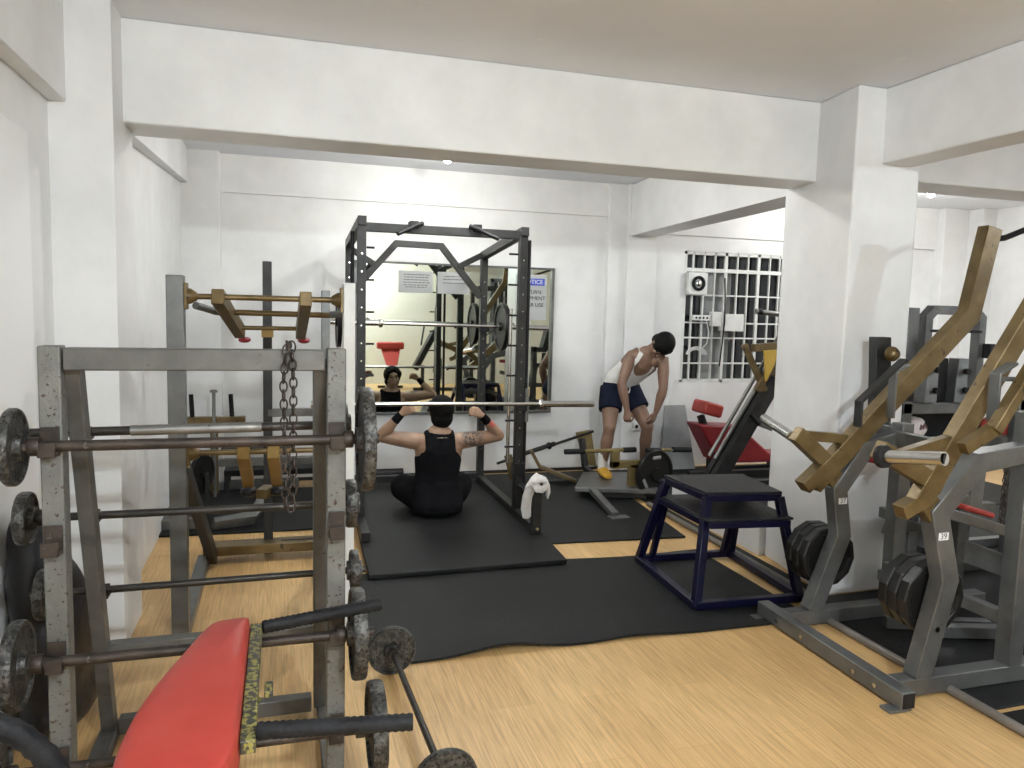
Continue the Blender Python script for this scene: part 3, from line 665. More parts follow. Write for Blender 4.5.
for x in (W_,):
    cb_((x - 0.032, -0.51, ZM), (x + 0.032, -0.45, 0.37)).build('plate_post', CAGE, cage, 0.003)
    MB().cyl(LC(x, -0.45, 0.30), LC(x, -0.10, 0.30), 0.024, n=16).build('plate_horn', BLK, cage)
    MB().cyl(LC(x, -0.52, 0.085), LC(x, -0.512, 0.085), 0.012, n=12).build('bolt', CHROME, cage)
    cb_((x - 0.038, -0.055, 0.36), (x + 0.045, 0.05, 0.46)).build('safety_block', BLK, cage, 0.005)
MB().box(LC(W_ + 0.045, -0.045, 0.90), (0.024, 0.03, 0.25)).build('hook_plate', STEEL, cage, 0.002)
# arch between the rear uprights
MB().beam([LC(0.03, D_, 1.73), LC(0.395, D_, 2.155), LC(0.79, D_, 2.15), LC(W_ - 0.03, D_, 1.72)], 0.05, 0.055, (0, 1, 0)).build('arch', CAGE, cage, 0.003)
for x0, x1 in ((0.0, 0.20), (W_, W_ - 0.24)):
    MB().beam([LC(x0, D_, 2.10), LC(x1, D_ - 0.01, 1.975)], 0.045, 0.05).build('corner_brace', CAGE, cage, 0.003)
# pull-up grips
for (x0, x1, s) in ((0.36, 0.22, -1), (W_ - 0.36, W_ - 0.16, 1)):
    cb_((x0 - 0.03, -0.06, 2.165), (x0 + 0.03, 0.06, 2.215)).build('grip_mount', BLK, cage, 0.003)
    MB().tube([LC(x0 + 0.06 * -s, -0.05, 2.20), LC(x0, -0.08, 2.18), LC(x0 + 0.03 * s, -0.10, 2.16), LC(x0 + 0.13 * s, -0.16, 2.11)], 0.016, 12).build('pull_up_grip', BLK, cage)
# guide rods
MB().cyl(LC(W_ - 0.06, 0.05, 0.5), LC(W_ - 0.06, 0.05, 2.05), 0.0, n=10) if False else None
MB().cyl(LC(W_ + 0.062, 0.04, 0.12), LC(W_ + 0.062, 0.04, 2.13), 0.014, n=12).build('guide_rod', BLK, cage)
MB().cyl(LC(-0.06, 0.04, 0.12), LC(-0.06, 0.04, 2.13), 0.014, n=12).build('guide_rod', BLK, cage)
MB().cyl(LC(W_ - 0.052, 0.10, 0.44), LC(W_ - 0.052, 0.10, 1.62), 0.014, n=12).build('chrome_guide_rod', CHROME, cage)
for x in (0, W_):
    sx = 1 if x == 0 else -1
    j = cb_((x - 0.045, -0.075, 0.86), (x + 0.045, -0.036, 0.90)).build('bar_hook', BLK, cage, 0.003)
    cb_((x - 0.045, D_ - 0.075, 1.41), (x + 0.045, D_ - 0.036, 1.45)).build('bar_hook', BLK, cage, 0.003)

# long bars in the cage
def olympic(label, p0, p1, plates):
    p0 = V(p0); p1 = V(p1); d = (p1 - p0).normalized(); L = (p1 - p0).length
    t = thing('olympic_barbell', label, 'barbell', (p0 + p1) / 2)
    MB().cyl(p0 + d * 0.42, p1 - d * 0.42, 0.0145, n=16).build('shaft', CHROME, t)
    for a, b in ((0, 0.42), (L - 0.42, L)):
        MB().cyl(p0 + d * a, p0 + d * b, 0.024, n=18).build('sleeve', CHROME, t)
    for s in (0.42, L - 0.42): MB().lathe(p0 + d * s, d, [(0.034, -0.015), (0.037, -0.01), (0.037, 0.01), (0.034, 0.015)], 18).build('collar', CHROME, t)
    for s, r, th, mm in plates: plate_mb(p0 + d * s, d, r, th).build('weight_plate', mm, t)
    return t
olympic('silver barbell across the front hooks of the squat cage, above the seated man', (0.20, 5.445, 0.925), (2.275, 5.36, 0.915), [(0.33, 0.125, 0.03, IRON)])
olympic('silver barbell high on the rear hooks of the squat cage with a black plate', (0.40, 6.615, 1.475), (2.33, 6.60, 1.455), [(0.07, 0.215, 0.035, PLATEB), (1.495, 0.215, 0.045, PLATEB)])
# foam roll / low black dumbbell at back wall
t = thing('foam_roller', 'short thick black roller lying at the back wall left of the seated man', 'roller', (0.93, 7.05, 0.0))
MB().cyl((0.80, 7.08, 0.062), (1.10, 7.08, 0.062), 0.046, n=24).build('roller_body', BLK, t, 0.006)
MB().cyl((0.68, 7.08, 0.062), (0.81, 7.08, 0.062), 0.025, n=16).build('roller_end', TAPE, t)
MB().bb((0.66, 7.04, 0.0), (1.12, 7.12, 0.018)).build('roller_tray', MACH, t, 0.003)

# towel on plate horn
tw = MB()
bx, by, bz = LC(W_, -0.48, 0.38)
def T(x, y, z): return V((bx + x, by + y, bz + z))
tw.loft([(T(-0.075, -0.02, -0.21), 0.036, 0.012), (T(-0.082, -0.025, -0.14), 0.046, 0.016), (T(-0.080, -0.035, -0.06), 0.042, 0.018), (T(-0.062, -0.04, 0.0), 0.045, 0.020), (T(-0.03, -0.035, 0.045), 0.046, 0.020), (T(0.005, -0.02, 0.06), 0.045, 0.018)], (1, 0.3, 0), 14)
tw.loft([(T(-0.075, -0.04, 0.01), 0.030, 0.022), (T(-0.045, -0.055, 0.050), 0.036, 0.026), (T(0.0, -0.055, 0.068), 0.040, 0.026), (T(0.04, -0.045, 0.055), 0.038, 0.022), (T(0.065, -0.035, 0.015), 0.034, 0.018), (T(0.072, -0.03, -0.035), 0.032, 0.014), (T(0.074, -0.02, -0.07), 0.026, 0.011)], (0, 1, 0.3), 14)
tw.loft([(T(-0.05, -0.06, 0.04), 0.024, 0.016), (T(-0.02, -0.080, 0.008), 0.028, 0.017), (T(0.015, -0.078, -0.004), 0.028, 0.016), (T(0.048, -0.060, 0.02), 0.024, 0.015)], (0, 0.4, 1), 12)
for v in tw.bm.verts: v.co += noise.noise_vector(v.co * 24) * 0.012
tw.build('white_towel', TOWEL, None, voxel=0.005, smit=2, label='crumpled white towel hung on the right front post of the squat cage', cat='towel', loc=(bx, by, bz))

# ------------------------------------------------------------------ people
def hand(mb, wrist, d, nrm, side, curl=0.9, s=1.0, spread=0.1):
    """d along hand, nrm = palm direction (fingers bend to it), side = thumb side"""
    wrist = V(wrist); d = V(d).normalized(); nrm = V(nrm); nrm = (nrm - d * nrm.dot(d)).normalized()
    sd = d.cross(nrm).normalized()
    if sd.dot(V(side)) < 0: sd = -sd
    mb.loft([(wrist - d * 0.01 * s, 0.026 * s, 0.019 * s), (wrist + d * 0.03 * s, 0.034 * s, 0.018 * s), (wrist + d * 0.07 * s, 0.040 * s, 0.016 * s), (wrist + d * 0.088 * s, 0.038 * s, 0.013 * s)], sd, 14)
    for k, (off, L) in enumerate(((0.030, 0.070), (0.010, 0.078), (-0.010, 0.073), (-0.029, 0.058))):
        p = wrist + d * 0.086 * s + sd * off * s; a = 0.25 * curl; dirs = d + sd * (off * spread * 10)
        dirs.normalize(); pts = [(p, 0.0095 * s, 0.0095 * s)]
        for j, fr in enumerate((0.45, 0.31, 0.24)):
            a += curl * (0.75 if j else 0.45)
            v = dirs * math.cos(a) + nrm * math.sin(a); p = p + v * L * fr * s
            r = (0.0088, 0.0080, 0.0070)[j] * s; pts.append((p, r, r))
        mb.loft(pts, sd, 8)
    p = wrist + d * 0.022 * s + sd * 0.026 * s; pts = [(p, 0.013 * s, 0.013 * s)]
    v = (d * 0.75 + sd * 0.65 + nrm * 0.25).normalized(); p = p + v * 0.036 * s; pts.append((p, 0.0105 * s, 0.0105 * s))
    v = (d * 0.9 + sd * 0.1 + nrm * 0.45 * curl).normalized(); p = p + v * 0.028 * s; pts.append((p, 0.009 * s, 0.009 * s))
    v = (d * 0.8 - sd * 0.35 * curl + nrm * 0.5 * curl).normalized(); p = p + v * 0.022 * s; pts.append((p, 0.0075 * s, 0.0075 * s))
    mb.loft(pts, d, 8)

def head(mb, c, f, u, s=1.0):
    f = V(f).normalized(); u = V(u); u = (u - f * u.dot(f)).normalized(); r = f.cross(u)
    R = Matrix((r, f, u)).transposed(); c = V(c)
    P = lambda x, y, z: c + R @ V((x * s, y * s, z * s))
    mb.ell(P(0, -0.008, 0.025), (0.076 * s, 0.094 * s, 0.090 * s), R)
    mb.ell(P(0, 0.030, -0.025), (0.058 * s, 0.058 * s, 0.078 * s), R)
    mb.ell(P(0, 0.052, -0.082), (0.030 * s, 0.028 * s, 0.022 * s), R)     # chin
    mb.ell(P(0, 0.082, 0.030), (0.050 * s, 0.012 * s, 0.012 * s), R)      # brow
    mb.loft([(P(0, 0.086, 0.015), 0.008 * s, 0.008 * s), (P(0, 0.100, -0.012), 0.011 * s, 0.011 * s), (P(0, 0.104, -0.022), 0.014 * s, 0.010 * s)], r, 10)
    for q in (-1, 1):
        mb.ell(P(q * 0.038, 0.070, -0.012), (0.020 * s, 0.016 * s, 0.018 * s), R)
        mb.ell(P(q * 0.078, -0.005, -0.005), (0.008 * s, 0.018 * s, 0.030 * s), R)
    mb.ell(P(0, 0.088, -0.050), (0.024 * s, 0.010 * s, 0.011 * s), R)
    return P, R
def face_parts(P, R, s, parent):
    e = MB()
    for q in (-1, 1): e.ell(P(q * 0.030, 0.0835, 0.012), (0.012 * s, 0.006 * s, 0.0055 * s), R, 10, 6)
    e.build('eyes', BLK, parent)
    e = MB()
    for q in (-1, 1): e.ell(P(q * 0.031, 0.089, 0.034), (0.020 * s, 0.006 * s, 0.0045 * s), R, 10, 6)
    e.build('eyebrows', HAIR, parent)
    MB().ell(P(0, 0.0965, -0.052), (0.021 * s, 0.005 * s, 0.0065 * s), R, 12, 6).build('lips', LIPS, parent)

# --- seated man, back to the camera
LOC = V((1.15, 5.68, 0.044))
t = thing('person', 'man in black tank top seated cross-legged on the mat, back to the viewer, fists raised', 'person', LOC)
def q(x, y, z): return LOC + V((x, y, z))
X = V((1, 0, 0))
b = MB()
b.loft([(q(-0.01, 0.0, 0.10), 0.165, 0.12), (q(-0.01, 0.0, 0.20), 0.155, 0.115), (q(-0.005, 0.01, 0.30), 0.150, 0.110), (q(0, 0.01, 0.42), 0.175, 0.118), (q(0.003, 0.0, 0.52), 0.188, 0.112), (q(0.005, 0, 0.575), 0.165, 0.090), (q(0.008, 0, 0.62), 0.10, 0.070)], X, 24)
b.loft([(q(0.008, 0.0, 0.58), 0.085, 0.065), (q(0.012, 0.005, 0.64), 0.062, 0.060), (q(0.018, 0.015, 0.72), 0.054, 0.056)], X, 18)
P, R = head(b, q(0.022, 0.030, 0.778), (0.05, 1, -0.04), (0, 0.04, 1), 1.06)
# arms: shoulder, elbow, wrist
ARM = {-1: (q(-0.185, 0.0, 0.565), q(-0.435, 0.03, 0.600), q(-0.292, -0.045, 0.778), q(-0.225, -0.075, 0.822)),
       1: (q(0.198, 0.0, 0.560), q(0.485, 0.03, 0.585), q(0.325, -0.045, 0.757), q(0.23, -0.075, 0.800))}
for sg, (sh, el, wr, hd) in ARM.items():
    b.loft([(sh + V((-sg * 0.06, 0, 0.0)), 0.062, 0.058), (sh, 0.064, 0.066), (sh.lerp(el, 0.35), 0.058, 0.060), (sh.lerp(el, 0.7), 0.050, 0.052), (el, 0.043, 0.044)], (0, 1, 0), 16)
    b.loft([(el, 0.043, 0.043), (el.lerp(wr, 0.3), 0.046, 0.045), (el.lerp(wr, 0.65), 0.036, 0.034), (wr, 0.026, 0.024)], (0, 1, 0), 16)
    hand(b, wr, hd - wr, V((0.0, 1, -0.5)), V((0, 0.3, 1)), curl=1.35, s=0.95)
# legs under trousers and bare feet
for sg in (-1, 1):
    hip = q(sg * 0.09, 0.03, 0.115); kn = q(sg * 0.230, 0.25, 0.150); an = q(-sg * 0.05, 0.44, 0.075)
    b.loft([(hip, 0.085, 0.085), (kn, 0.06, 0.06)], (0, 0, 1), 16); b.loft([(kn, 0.058, 0.058), (kn.lerp(an, 0.4), 0.055, 0.055), (an, 0.036, 0.036)], (0, 0, 1), 14)
    b.loft([(an, 0.034, 0.036), (an + V((-sg * 0.07, 0.02, -0.02)), 0.036, 0.03), (an + V((-sg * 0.15, 0.04, -0.035)), 0.038, 0.018)], (0, 1, 0), 12)
for v in b.bm.verts: v.co.z = max(v.co.z, 0.056)
body = b.build('body', SKINT, t, voxel=0.006, smit=5)
face_parts(P, R, 0.98, t)
hh = MB(); hh.ell(P(0, -0.022, 0.030), (0.100, 0.106, 0.104), R, 28, 18); hh.ell(P(0, -0.040, -0.035), (0.086, 0.070, 0.088), R, 20, 12)
for k in range(9):
    a = -1.2 + 0.3 * k; hh.ell(P(0.074 * math.sin(a), 0.064 * math.cos(a), 0.088 - 0.011 * abs(k - 4)), (0.024, 0.020, 0.026), R, 10, 8)
for sg in (-1, 1): hh.ell(P(sg * 0.070, 0.058, 0.045), (0.020, 0.022, 0.040), R, 10, 8)
hh.build('hair', HAIR, t, voxel=0.006, smit=2)
k = MB()
k.loft([(q(-0.01, -0.01, 0.09), 0.192, 0.150), (q(-0.01, 0.0, 0.20), 0.178, 0.134), (q(-0.005, 0.01, 0.30), 0.170, 0.124), (q(0, 0.01, 0.42), 0.182, 0.128), (q(0.002, 0.0, 0.49), 0.168, 0.126), (q(0.004, 0.0, 0.545), 0.140, 0.112), (q(0.006, -0.005, 0.595), 0.125, 0.090), (q(0.008, -0.010, 0.632), 0.108, 0.062)], X, 24, dome=False)
for sg in (-1, 1): k.loft([(q(sg * 0.085, -0.085, 0.50), 0.034, 0.02), (q(sg * 0.088, -0.055, 0.595), 0.028, 0.022), (q(sg * 0.09, -0.01, 0.628), 0.026, 0.022), (q(sg * 0.088, 0.05, 0.60), 0.026, 0.022), (q(sg * 0.08, 0.09, 0.52), 0.032, 0.02)], X, 12)
k.build('tank_top', CLBLK, t, voxel=0.006, smit=4)
k = MB(); k.loft([(q(-0.01, -0.030, 0.075), 0.200, 0.160), (q(-0.01, -0.01, 0.19), 0.182, 0.140)], X, 22)
for sg in (-1, 1):
    hip = q(sg * 0.09, 0.03, 0.125); kn = q(sg * 0.235, 0.25, 0.155); an = q(-sg * 0.03, 0.40, 0.09)
    k.loft([(hip, 0.120, 0.110), (hip.lerp(kn, 0.5), 0.125, 0.115), (kn, 0.105, 0.095)], (0, 0, 1), 16); k.loft([(kn, 0.098, 0.090), (an, 0.066, 0.060)], (0, 0, 1), 14)
for v in k.bm.verts: v.co.z = max(v.co.z, 0.050)
k.build('trousers', CLBLK, t, voxel=0.008, smit=5)
for sg in (-1, 1):
    sh, el, wr, hd = ARM[sg]; d = (wr - el).normalized()
    MB().loft([(wr - d * 0.075, 0.036, 0.034), (wr - d * 0.04, 0.034, 0.032), (wr - d * 0.0, 0.031, 0.029)], (0, 1, 0), 18, dome=False).build('wrist_wrap', CLBLK, t, 0.002)
nk = MB()
nk.tube([q(0.012 + 0.075 * math.sin(a), 0.0 + 0.10 * math.cos(a) + 0.0, 0.60 - 0.055 * (math.cos(a) * 0.5 + 0.5)) for a in [i * 2 * PI / 28 for i in range(28)]], 0.003, 6, True)
nk.build('silver_necklace', CHROME, t)

# --- bending man
LOC2 = V((3.24, 6.9, 0.015))
t = thing('person', 'man in white tank top and navy shorts standing bent over on the low foot plate', 'person', LOC2)
b = MB(); SD = V((0.95, -0.25, -0.12))
b.loft([(V((3.235, 6.98, 0.86)), 0.1605, 0.1124), (V((3.24, 6.95, 0.95)), 0.1498, 0.1049), (V((3.275, 6.89, 1.01)), 0.1445, 0.1017), (V((3.32, 6.81, 1.09)), 0.1658, 0.1156), (V((3.355, 6.745, 1.15)), 0.1766, 0.1124), (V((3.375, 6.70, 1.20)), 0.1391, 0.0910), (V((3.385, 6.68, 1.23)), 0.0920, 0.0747)], SD, 24)
b.loft([(V((3.37, 6.71, 1.20)), 0.0805, 0.0690), (V((3.40, 6.65, 1.255)), 0.0633, 0.0633), (V((3.44, 6.60, 1.30)), 0.0598, 0.0621)], SD, 16)
P, R = head(b, (3.447, 6.55, 1.310), (-0.30, -0.26, -0.92), (0.32, -0.86, 0.20), 1.10)
for sg, sh, el, wr, hd in ((-1, V((3.222, 6.725, 1.180)), V((3.100, 6.64, 0.945)), V((3.150, 6.60, 0.690)), V((3.148, 6.585, 0.60))), (1, V((3.520, 6.62, 1.155)), V((3.500, 6.56, 0.900)), V((3.455, 6.60, 0.670)), V((3.425, 6.61, 0.585)))):
    cn = V((3.36, 6.72, 1.17))
    b.loft([(sh.lerp(cn, 0.35), 0.0690, 0.0713), (sh, 0.0667, 0.0690), (sh.lerp(el, 0.35), 0.0575, 0.0598), (sh.lerp(el, 0.75), 0.0483, 0.0494), (el, 0.0437, 0.0437)], (1, 0, 0), 16)
    b.loft([(el, 0.0437, 0.0437), (el.lerp(wr, 0.3), 0.0483, 0.0460), (el.lerp(wr, 0.7), 0.0356, 0.0333), (wr, 0.0276, 0.0253)], (1, 0, 0), 16)
    hand(b, wr, hd - wr, V((0.6 if sg < 0 else -0.3, 0.7, 0.1)), V((0.8 if sg < 0 else -0.8, -0.6, 0)), curl=1.3 if sg < 0 else 0.7, s=1.0)
LEG = ((V((3.150, 6.98, 0.84)), V((3.065, 6.80, 0.50)), V((3.035, 6.86, 0.10)), -1), (V((3.325, 6.96, 0.84)), V((3.43, 6.72, 0.52)), V((3.49, 6.90, 0.10)), 1))
for hip, kn, an, sg in LEG:
    b.loft([(hip, 0.1012, 0.1035), (hip.lerp(kn, 0.35), 0.0943, 0.0966), (hip.lerp(kn, 0.75), 0.0736, 0.0736), (kn, 0.0621, 0.0644)], (1, 0, 0), 18)
    b.loft([(kn, 0.0609, 0.0644), (kn.lerp(an, 0.15), 0.0563, 0.0598), (kn.lerp(an, 0.38), 0.0621, 0.0667), (kn.lerp(an, 0.75), 0.0414, 0.0437), (an, 0.0356, 0.0391)], (1, 0, 0), 18)
    b.loft([(an, 0.0368, 0.0414), (an + V((sg * 0.01, -0.05, -0.045)), 0.0437, 0.0322), (an + V((sg * 0.03, -0.14, -0.06)), 0.040, 0.020)], (1, 0, 0), 12)
b.build('body', SKIN2, t, voxel=0.006, smit=5)
face_parts(P, R, 1.10, t)
hh = MB(); hh.ell(P(0, -0.018, 0.036), (0.098, 0.1177, 0.1156), R, 28, 18); hh.ell(P(0, -0.055, -0.015), (0.080, 0.0633, 0.0862), R, 20, 12)
for k in range(7):
    a = -1.05 + 0.35 * k; hh.ell(P(0.065 * math.sin(a), 0.055 * math.cos(a), 0.088 - 0.006 * abs(k - 3)), (0.026, 0.0276, 0.0276), R, 10, 8)
hh.build('hair', HAIR, t, voxel=0.006, smit=2)
k = MB()
k.loft([(V((3.238, 6.965, 0.90)), 0.1669, 0.1198), (V((3.24, 6.95, 0.95)), 0.1605, 0.1156), (V((3.275, 6.89, 1.01)), 0.1541, 0.1124), (V((3.32, 6.81, 1.09)), 0.1626, 0.1252), (V((3.355, 6.745, 1.15)), 0.1798, 0.1241), (V((3.375, 6.70, 1.20)), 0.1498, 0.1038), (V((3.385, 6.68, 1.235)), 0.1150, 0.0897)], SD, 24, dome=False)
tt = k.build('tank_top', CLWHITE, t, voxel=0.005, smit=4)
w0 = V((3.24, 6.95, 0.95)); ax = (V((3.375, 6.70, 1.20)) - w0).normalized(); sn = (SD - ax * SD.dot(ax)).normalized(); fn = ax.cross(sn)
if fn.y > 0: fn = -fn
def cut(o, test):
    bm = bmesh.new(); bm.from_mesh(o.data); M = wmat(o)
    bmesh.ops.delete(bm, geom=[v for v in bm.verts if test(M @ v.co)], context='VERTS'); bm.to_mesh(o.data); bm.free()
def tst(p):
    d = p - w0; a_ = d.dot(ax); l = d.dot(sn); f_ = d.dot(fn)
    if a_ > 0.19 and abs(l) > 0.112 + max(0, 0.27 - a_) * 0.7: return True
    if f_ > -0.01 and a_ > 0.215 and abs(l) < 0.072 * min(1, (a_ - 0.215) / 0.07) ** 0.5: return True
    if a_ > 0.375 and abs(l) < 0.072: return True
    return False
cut(tt, tst)
k = MB(); k.loft([(V((3.238, 6.975, 0.925)), 0.1712, 0.1241), (V((3.238, 6.975, 0.86)), 0.1819, 0.1305), (V((3.238, 6.97, 0.80)), 0.1766, 0.1177)], X, 22, dome=False)
for hip, kn, an, sg in LEG:
    e = hip.lerp(kn, 0.54)
    k.loft([(hip + V((0, 0, 0.04)), 0.1104, 0.1150), (hip.lerp(kn, 0.3), 0.1184, 0.1207), (e, 0.1150, 0.1173)], (1, 0, 0), 20, dome=False)
k.build('shorts', CLNAVY, t, voxel=0.007, smit=4)
MB().tube([(3.268, 6.855, 0.94), (3.285, 6.84, 0.90), (3.28, 6.83, 0.86), (3.27, 6.83, 0.83)], 0.006, 8).build('drawstring', CLWHITE, t)
for hip, kn, an, sg in LEG:
    MB().loft([(an + V((0, 0, 0.13)), 0.050, 0.054), (an + V((0, 0, 0.06)), 0.048, 0.052), (an + V((0, 0, -0.02)), 0.048, 0.054)], (1, 0, 0), 18, dome=False).build('sock', CLWHITE, t, 0.003)
    sh = MB(); a0 = V((an.x, an.y, 0.058))
    sh.loft([(a0 + V((0, 0.045, 0)), 0.042, 0.040), (a0, 0.050, 0.050), (a0 + V((sg * 0.008, -0.06, 0.0)), 0.053, 0.046), (a0 + V((sg * 0.015, -0.13, -0.010)), 0.055, 0.036), (a0 + V((sg * 0.02, -0.18, -0.018)), 0.044, 0.026)], (1, 0, 0), 18)
    sh.build('shoe', YSHOE, t, voxel=0.006, smit=3)

# he stands on the low foot plate of the row machine
t.scale = (0.935, 0.935, 0.935); t.location = (3.029, 6.452, 0.1175)

# ------------------------------------------------------------------ T-bar row machine in front of the bending man
t = thing('t_bar_row_machine', 'low olive and grey row machine with wide black-gripped handles in front of the bending man', 'exercise machine', (2.9, 6.0, 0))
OLIVE = mat('olive_gold_paint', (0.17, 0.125, 0.045), 0.45, 0.3, c2=(0.24, 0.18, 0.07), scale=8, bump=0.1)
MB().prism([(2.40, 6.00, 0.078), (3.06, 5.79, 0.078), (3.50, 6.42, 0.078), (2.72, 6.60, 0.078)], (0, 0, 0.037)).build('foot_plate', MACH, t, 0.004)
MB().prism([(2.66, 5.99, 0.016), (3.02, 5.88, 0.016), (3.38, 6.36, 0.016), (2.80, 6.50, 0.016)], (0, 0, 0.062)).build('platform_skirt', CAGE, t, 0.004)
MB().beam([(2.555, 5.97, 0.09), (2.50, 5.38, 0.035)], 0.06, 0.045).build('front_leg', MACH, t, 0.004)
MB().bb((2.44, 5.31, 0.015), (2.60, 5.40, 0.03)).build('foot', MACH, t, 0.003)
MB().cyl((2.43, 6.0, 0.427), (2.86, 6.0, 0.428), 0.016, n=14).cyl((3.12, 6.0, 0.42), (3.30, 6.0, 0.415), 0.014, n=14).build('handle_bar', OLIVE, t)
for a, c in ((2.30, 2.48), (2.84, 2.96)): MB().cyl((a, 6.0, 0.427), (c, 6.0, 0.427), 0.023, n=14).build('grip', TAPE, t)
for a, c in ((3.06, 3.20), (3.32, 3.50)): MB().cyl((a, 6.0, 0.418), (c, 6.0, 0.411), 0.024, n=14).build('grip', TAPE, t)
MB().cyl((3.18, 6.0, 0.416), (3.34, 6.0, 0.412), 0.012, n=12).build('handle_link', STEEL, t)
MB().bb((2.73, 5.97, 0.28), (2.80, 6.03, 0.425)).bb((2.73, 5.97, 0.27), (3.13, 6.03, 0.335)).bb((2.90, 5.97, 0.03), (2.99, 6.03, 0.30)).build('handle_yoke', OLIVE, t, 0.003)
MB().bb((3.10, 5.95, 0.32), (3.16, 6.01, 0.41)).build('yoke_post', BLK, t, 0.003)
MB().cyl((3.02, 6.0, 0.165), (3.36, 5.75, 0.165), 0.022, n=14).build('plate_sleeve', BLK, t)
pl = thing('weight_plate', 'large black weight plate on the row machine left of the navy box', 'weight plate', (3.12, 5.90, 0.02))
mm = plate_mb((3.10, 5.90, 0.228), (0.32, -0.95, 0), 0.210, 0.045, 0.055, 40)
mm.build('disc', PLATEB, pl)
s_ = V((0.95, 0.32, 0)); GS = mat('pale_grip_slot', (0.25, 0.25, 0.24), 0.5)
for k in range(3):
    a = PI / 2 + k * 2 * PI / 3
    c = V((3.10, 5.90, 0.228)) + V((0.32, -0.95, 0)).normalized() * 0.019 + s_ * math.cos(a) * 0.145 + V((0, 0, 1)) * math.sin(a) * 0.145
    tv = (-s_ * math.sin(a) + V((0, 0, 1)) * math.cos(a))
    MB().loft([(c - tv * 0.045, 0.016, 0.006), (c + tv * 0.045, 0.016, 0.006)], (s_ * math.cos(a) + V((0, 0, 1)) * math.sin(a)), 12).build('grip_slot', GS, pl)

# bent gold frame leaning at the back wall (landmine / bar on trestle)
t = thing('landmine_frame', 'dark bar with bent gold plates lying against the back wall right of the cage', 'exercise machine', (2.5, 7.0, 0))
MB().cyl((1.95, 6.85, 0.17), (2.98, 7.0, 0.43), 0.013, n=12).cyl((2.15, 6.87, 0.23), (2.55, 6.93, 0.33), 0.022, n=12).build('bar', CAGE, t)
MB().lathe((2.49, 6.925, 0.31), (1.03, 0.15, 0.26), [(0.035, -0.01), (0.035, 0.01)], 16).build('collar', BLK, t)
MB().beam([(2.24, 6.72, 0.31), (2.32, 6.70, 0.16), (2.60, 6.60, 0.05), (2.66, 6.60, 0.02)], 0.09, 0.03, (0.2, 1, 0)).build('bent_leg', GOLD, t, 0.003)
MB().beam([(2.02, 6.74, 0.27), (2.07, 6.70, 0.05)], 0.07, 0.05).build('short_leg', GOLD, t, 0.003)
MB().prism([(2.80, 6.98, 0.42), (2.96, 7.0, 0.44), (3.02, 6.98, 0.08), (2.90, 6.95, 0.10)], (0.0, 0.05, 0)).build('gusset_plate', OLIVE, t, 0.003)
MB().beam([(2.82, 6.9, 0.38), (2.84, 6.84, 0.10), (2.90, 6.72, 0.03)], 0.05, 0.05, (1, 0.3, 0)).build('support_leg', CAGE, t, 0.003)
MB().bb((2.25, 6.58, 0.015), (2.80, 6.66, 0.04)).build('floor_plate', BLK, t, 0.003)

# ------------------------------------------------------------------ incline leg press behind column and red bench
t = thing('incline_leg_press', 'dark steel incline press with slanted twin rails partly hidden by the column', 'exercise machine', (4.3, 6.3, 0))
for dy in (0, 0.10):
    MB().beam([(3.88, 6.15 + dy, 0.10), (4.74, 6.15 + dy, 1.52)], 0.07, 0.14).build('slide_rail', CAGE, t, 0.004)
    MB().cyl(V((3.83, 6.13 + dy, 0.30)), V((4.62, 6.13 + dy, 1.60)), 0.018, n=12).build('guide_rod', STEEL, t)
MB().bb((3.80, 6.05, 0.015), (5.4, 6.12, 0.09)).bb((3.80, 6.50, 0.015), (5.4, 6.57, 0.09)).build('base_frame', CAGE, t, 0.004)
MB().beam([(4.60, 6.15, 0.05), (4.60, 6.15, 1.15)], 0.07, 0.07).beam([(4.28, 6.12, 0.62), (4.62, 6.12, 0.50)], 0.06, 0.06).build('rear_strut', MACH, t, 0.004)
MB().beam([(4.22, 6.1, 0.92), (4.42, 6.1, 1.30)], 0.05, 0.06).beam([(4.12, 6.2, 1.35), (4.30, 6.1, 0.92)], 0.06, 0.06).build('stop_arm', GOLD, t, 0.004)
MB().prism([(4.225, 6.02, 1.30), (4.37, 6.02, 1.31), (4.34, 6.02, 1.18), (4.26, 6.02, 1.02)], (0, 0.03, 0)).build('gusset', mat('bright_yellow_paint', (0.62, 0.40, 0.05), 0.4, c2=(0.70, 0.47, 0.09), scale=8), t, 0.003)
MB().beam([(4.15, 6.1, 1.32), (4.66, 6.1, 1.36)], 0.07, 0.07).beam([(4.42, 6.1, 1.05), (4.62, 6.1, 1.72)], 0.07, 0.08).build('carriage', GOLD, t, 0.004)
MB().cyl((4.16, 6.1, 1.655), (4.62, 6.1, 1.615), 0.024, n=16).build('plate_horn', STEEL, t)
MB().lathe((4.20, 6.1, 1.652), (1, 0, -0.08), [(0.028, -0.02), (0.03, 0.02)], 16).build('horn_cap', BLK, t)
MB().lathe((4.52, 6.1, 1.625), (1, 0, -0.08), [(0.035, -0.03), (0.04, 0), (0.035, 0.03)], 16).build('horn_collar', BLK, t)
MB().cyl((4.12, 6.05, 0.72), (4.22, 6.05, 0.62), 0.022, n=12).build('grip', BLK, t)

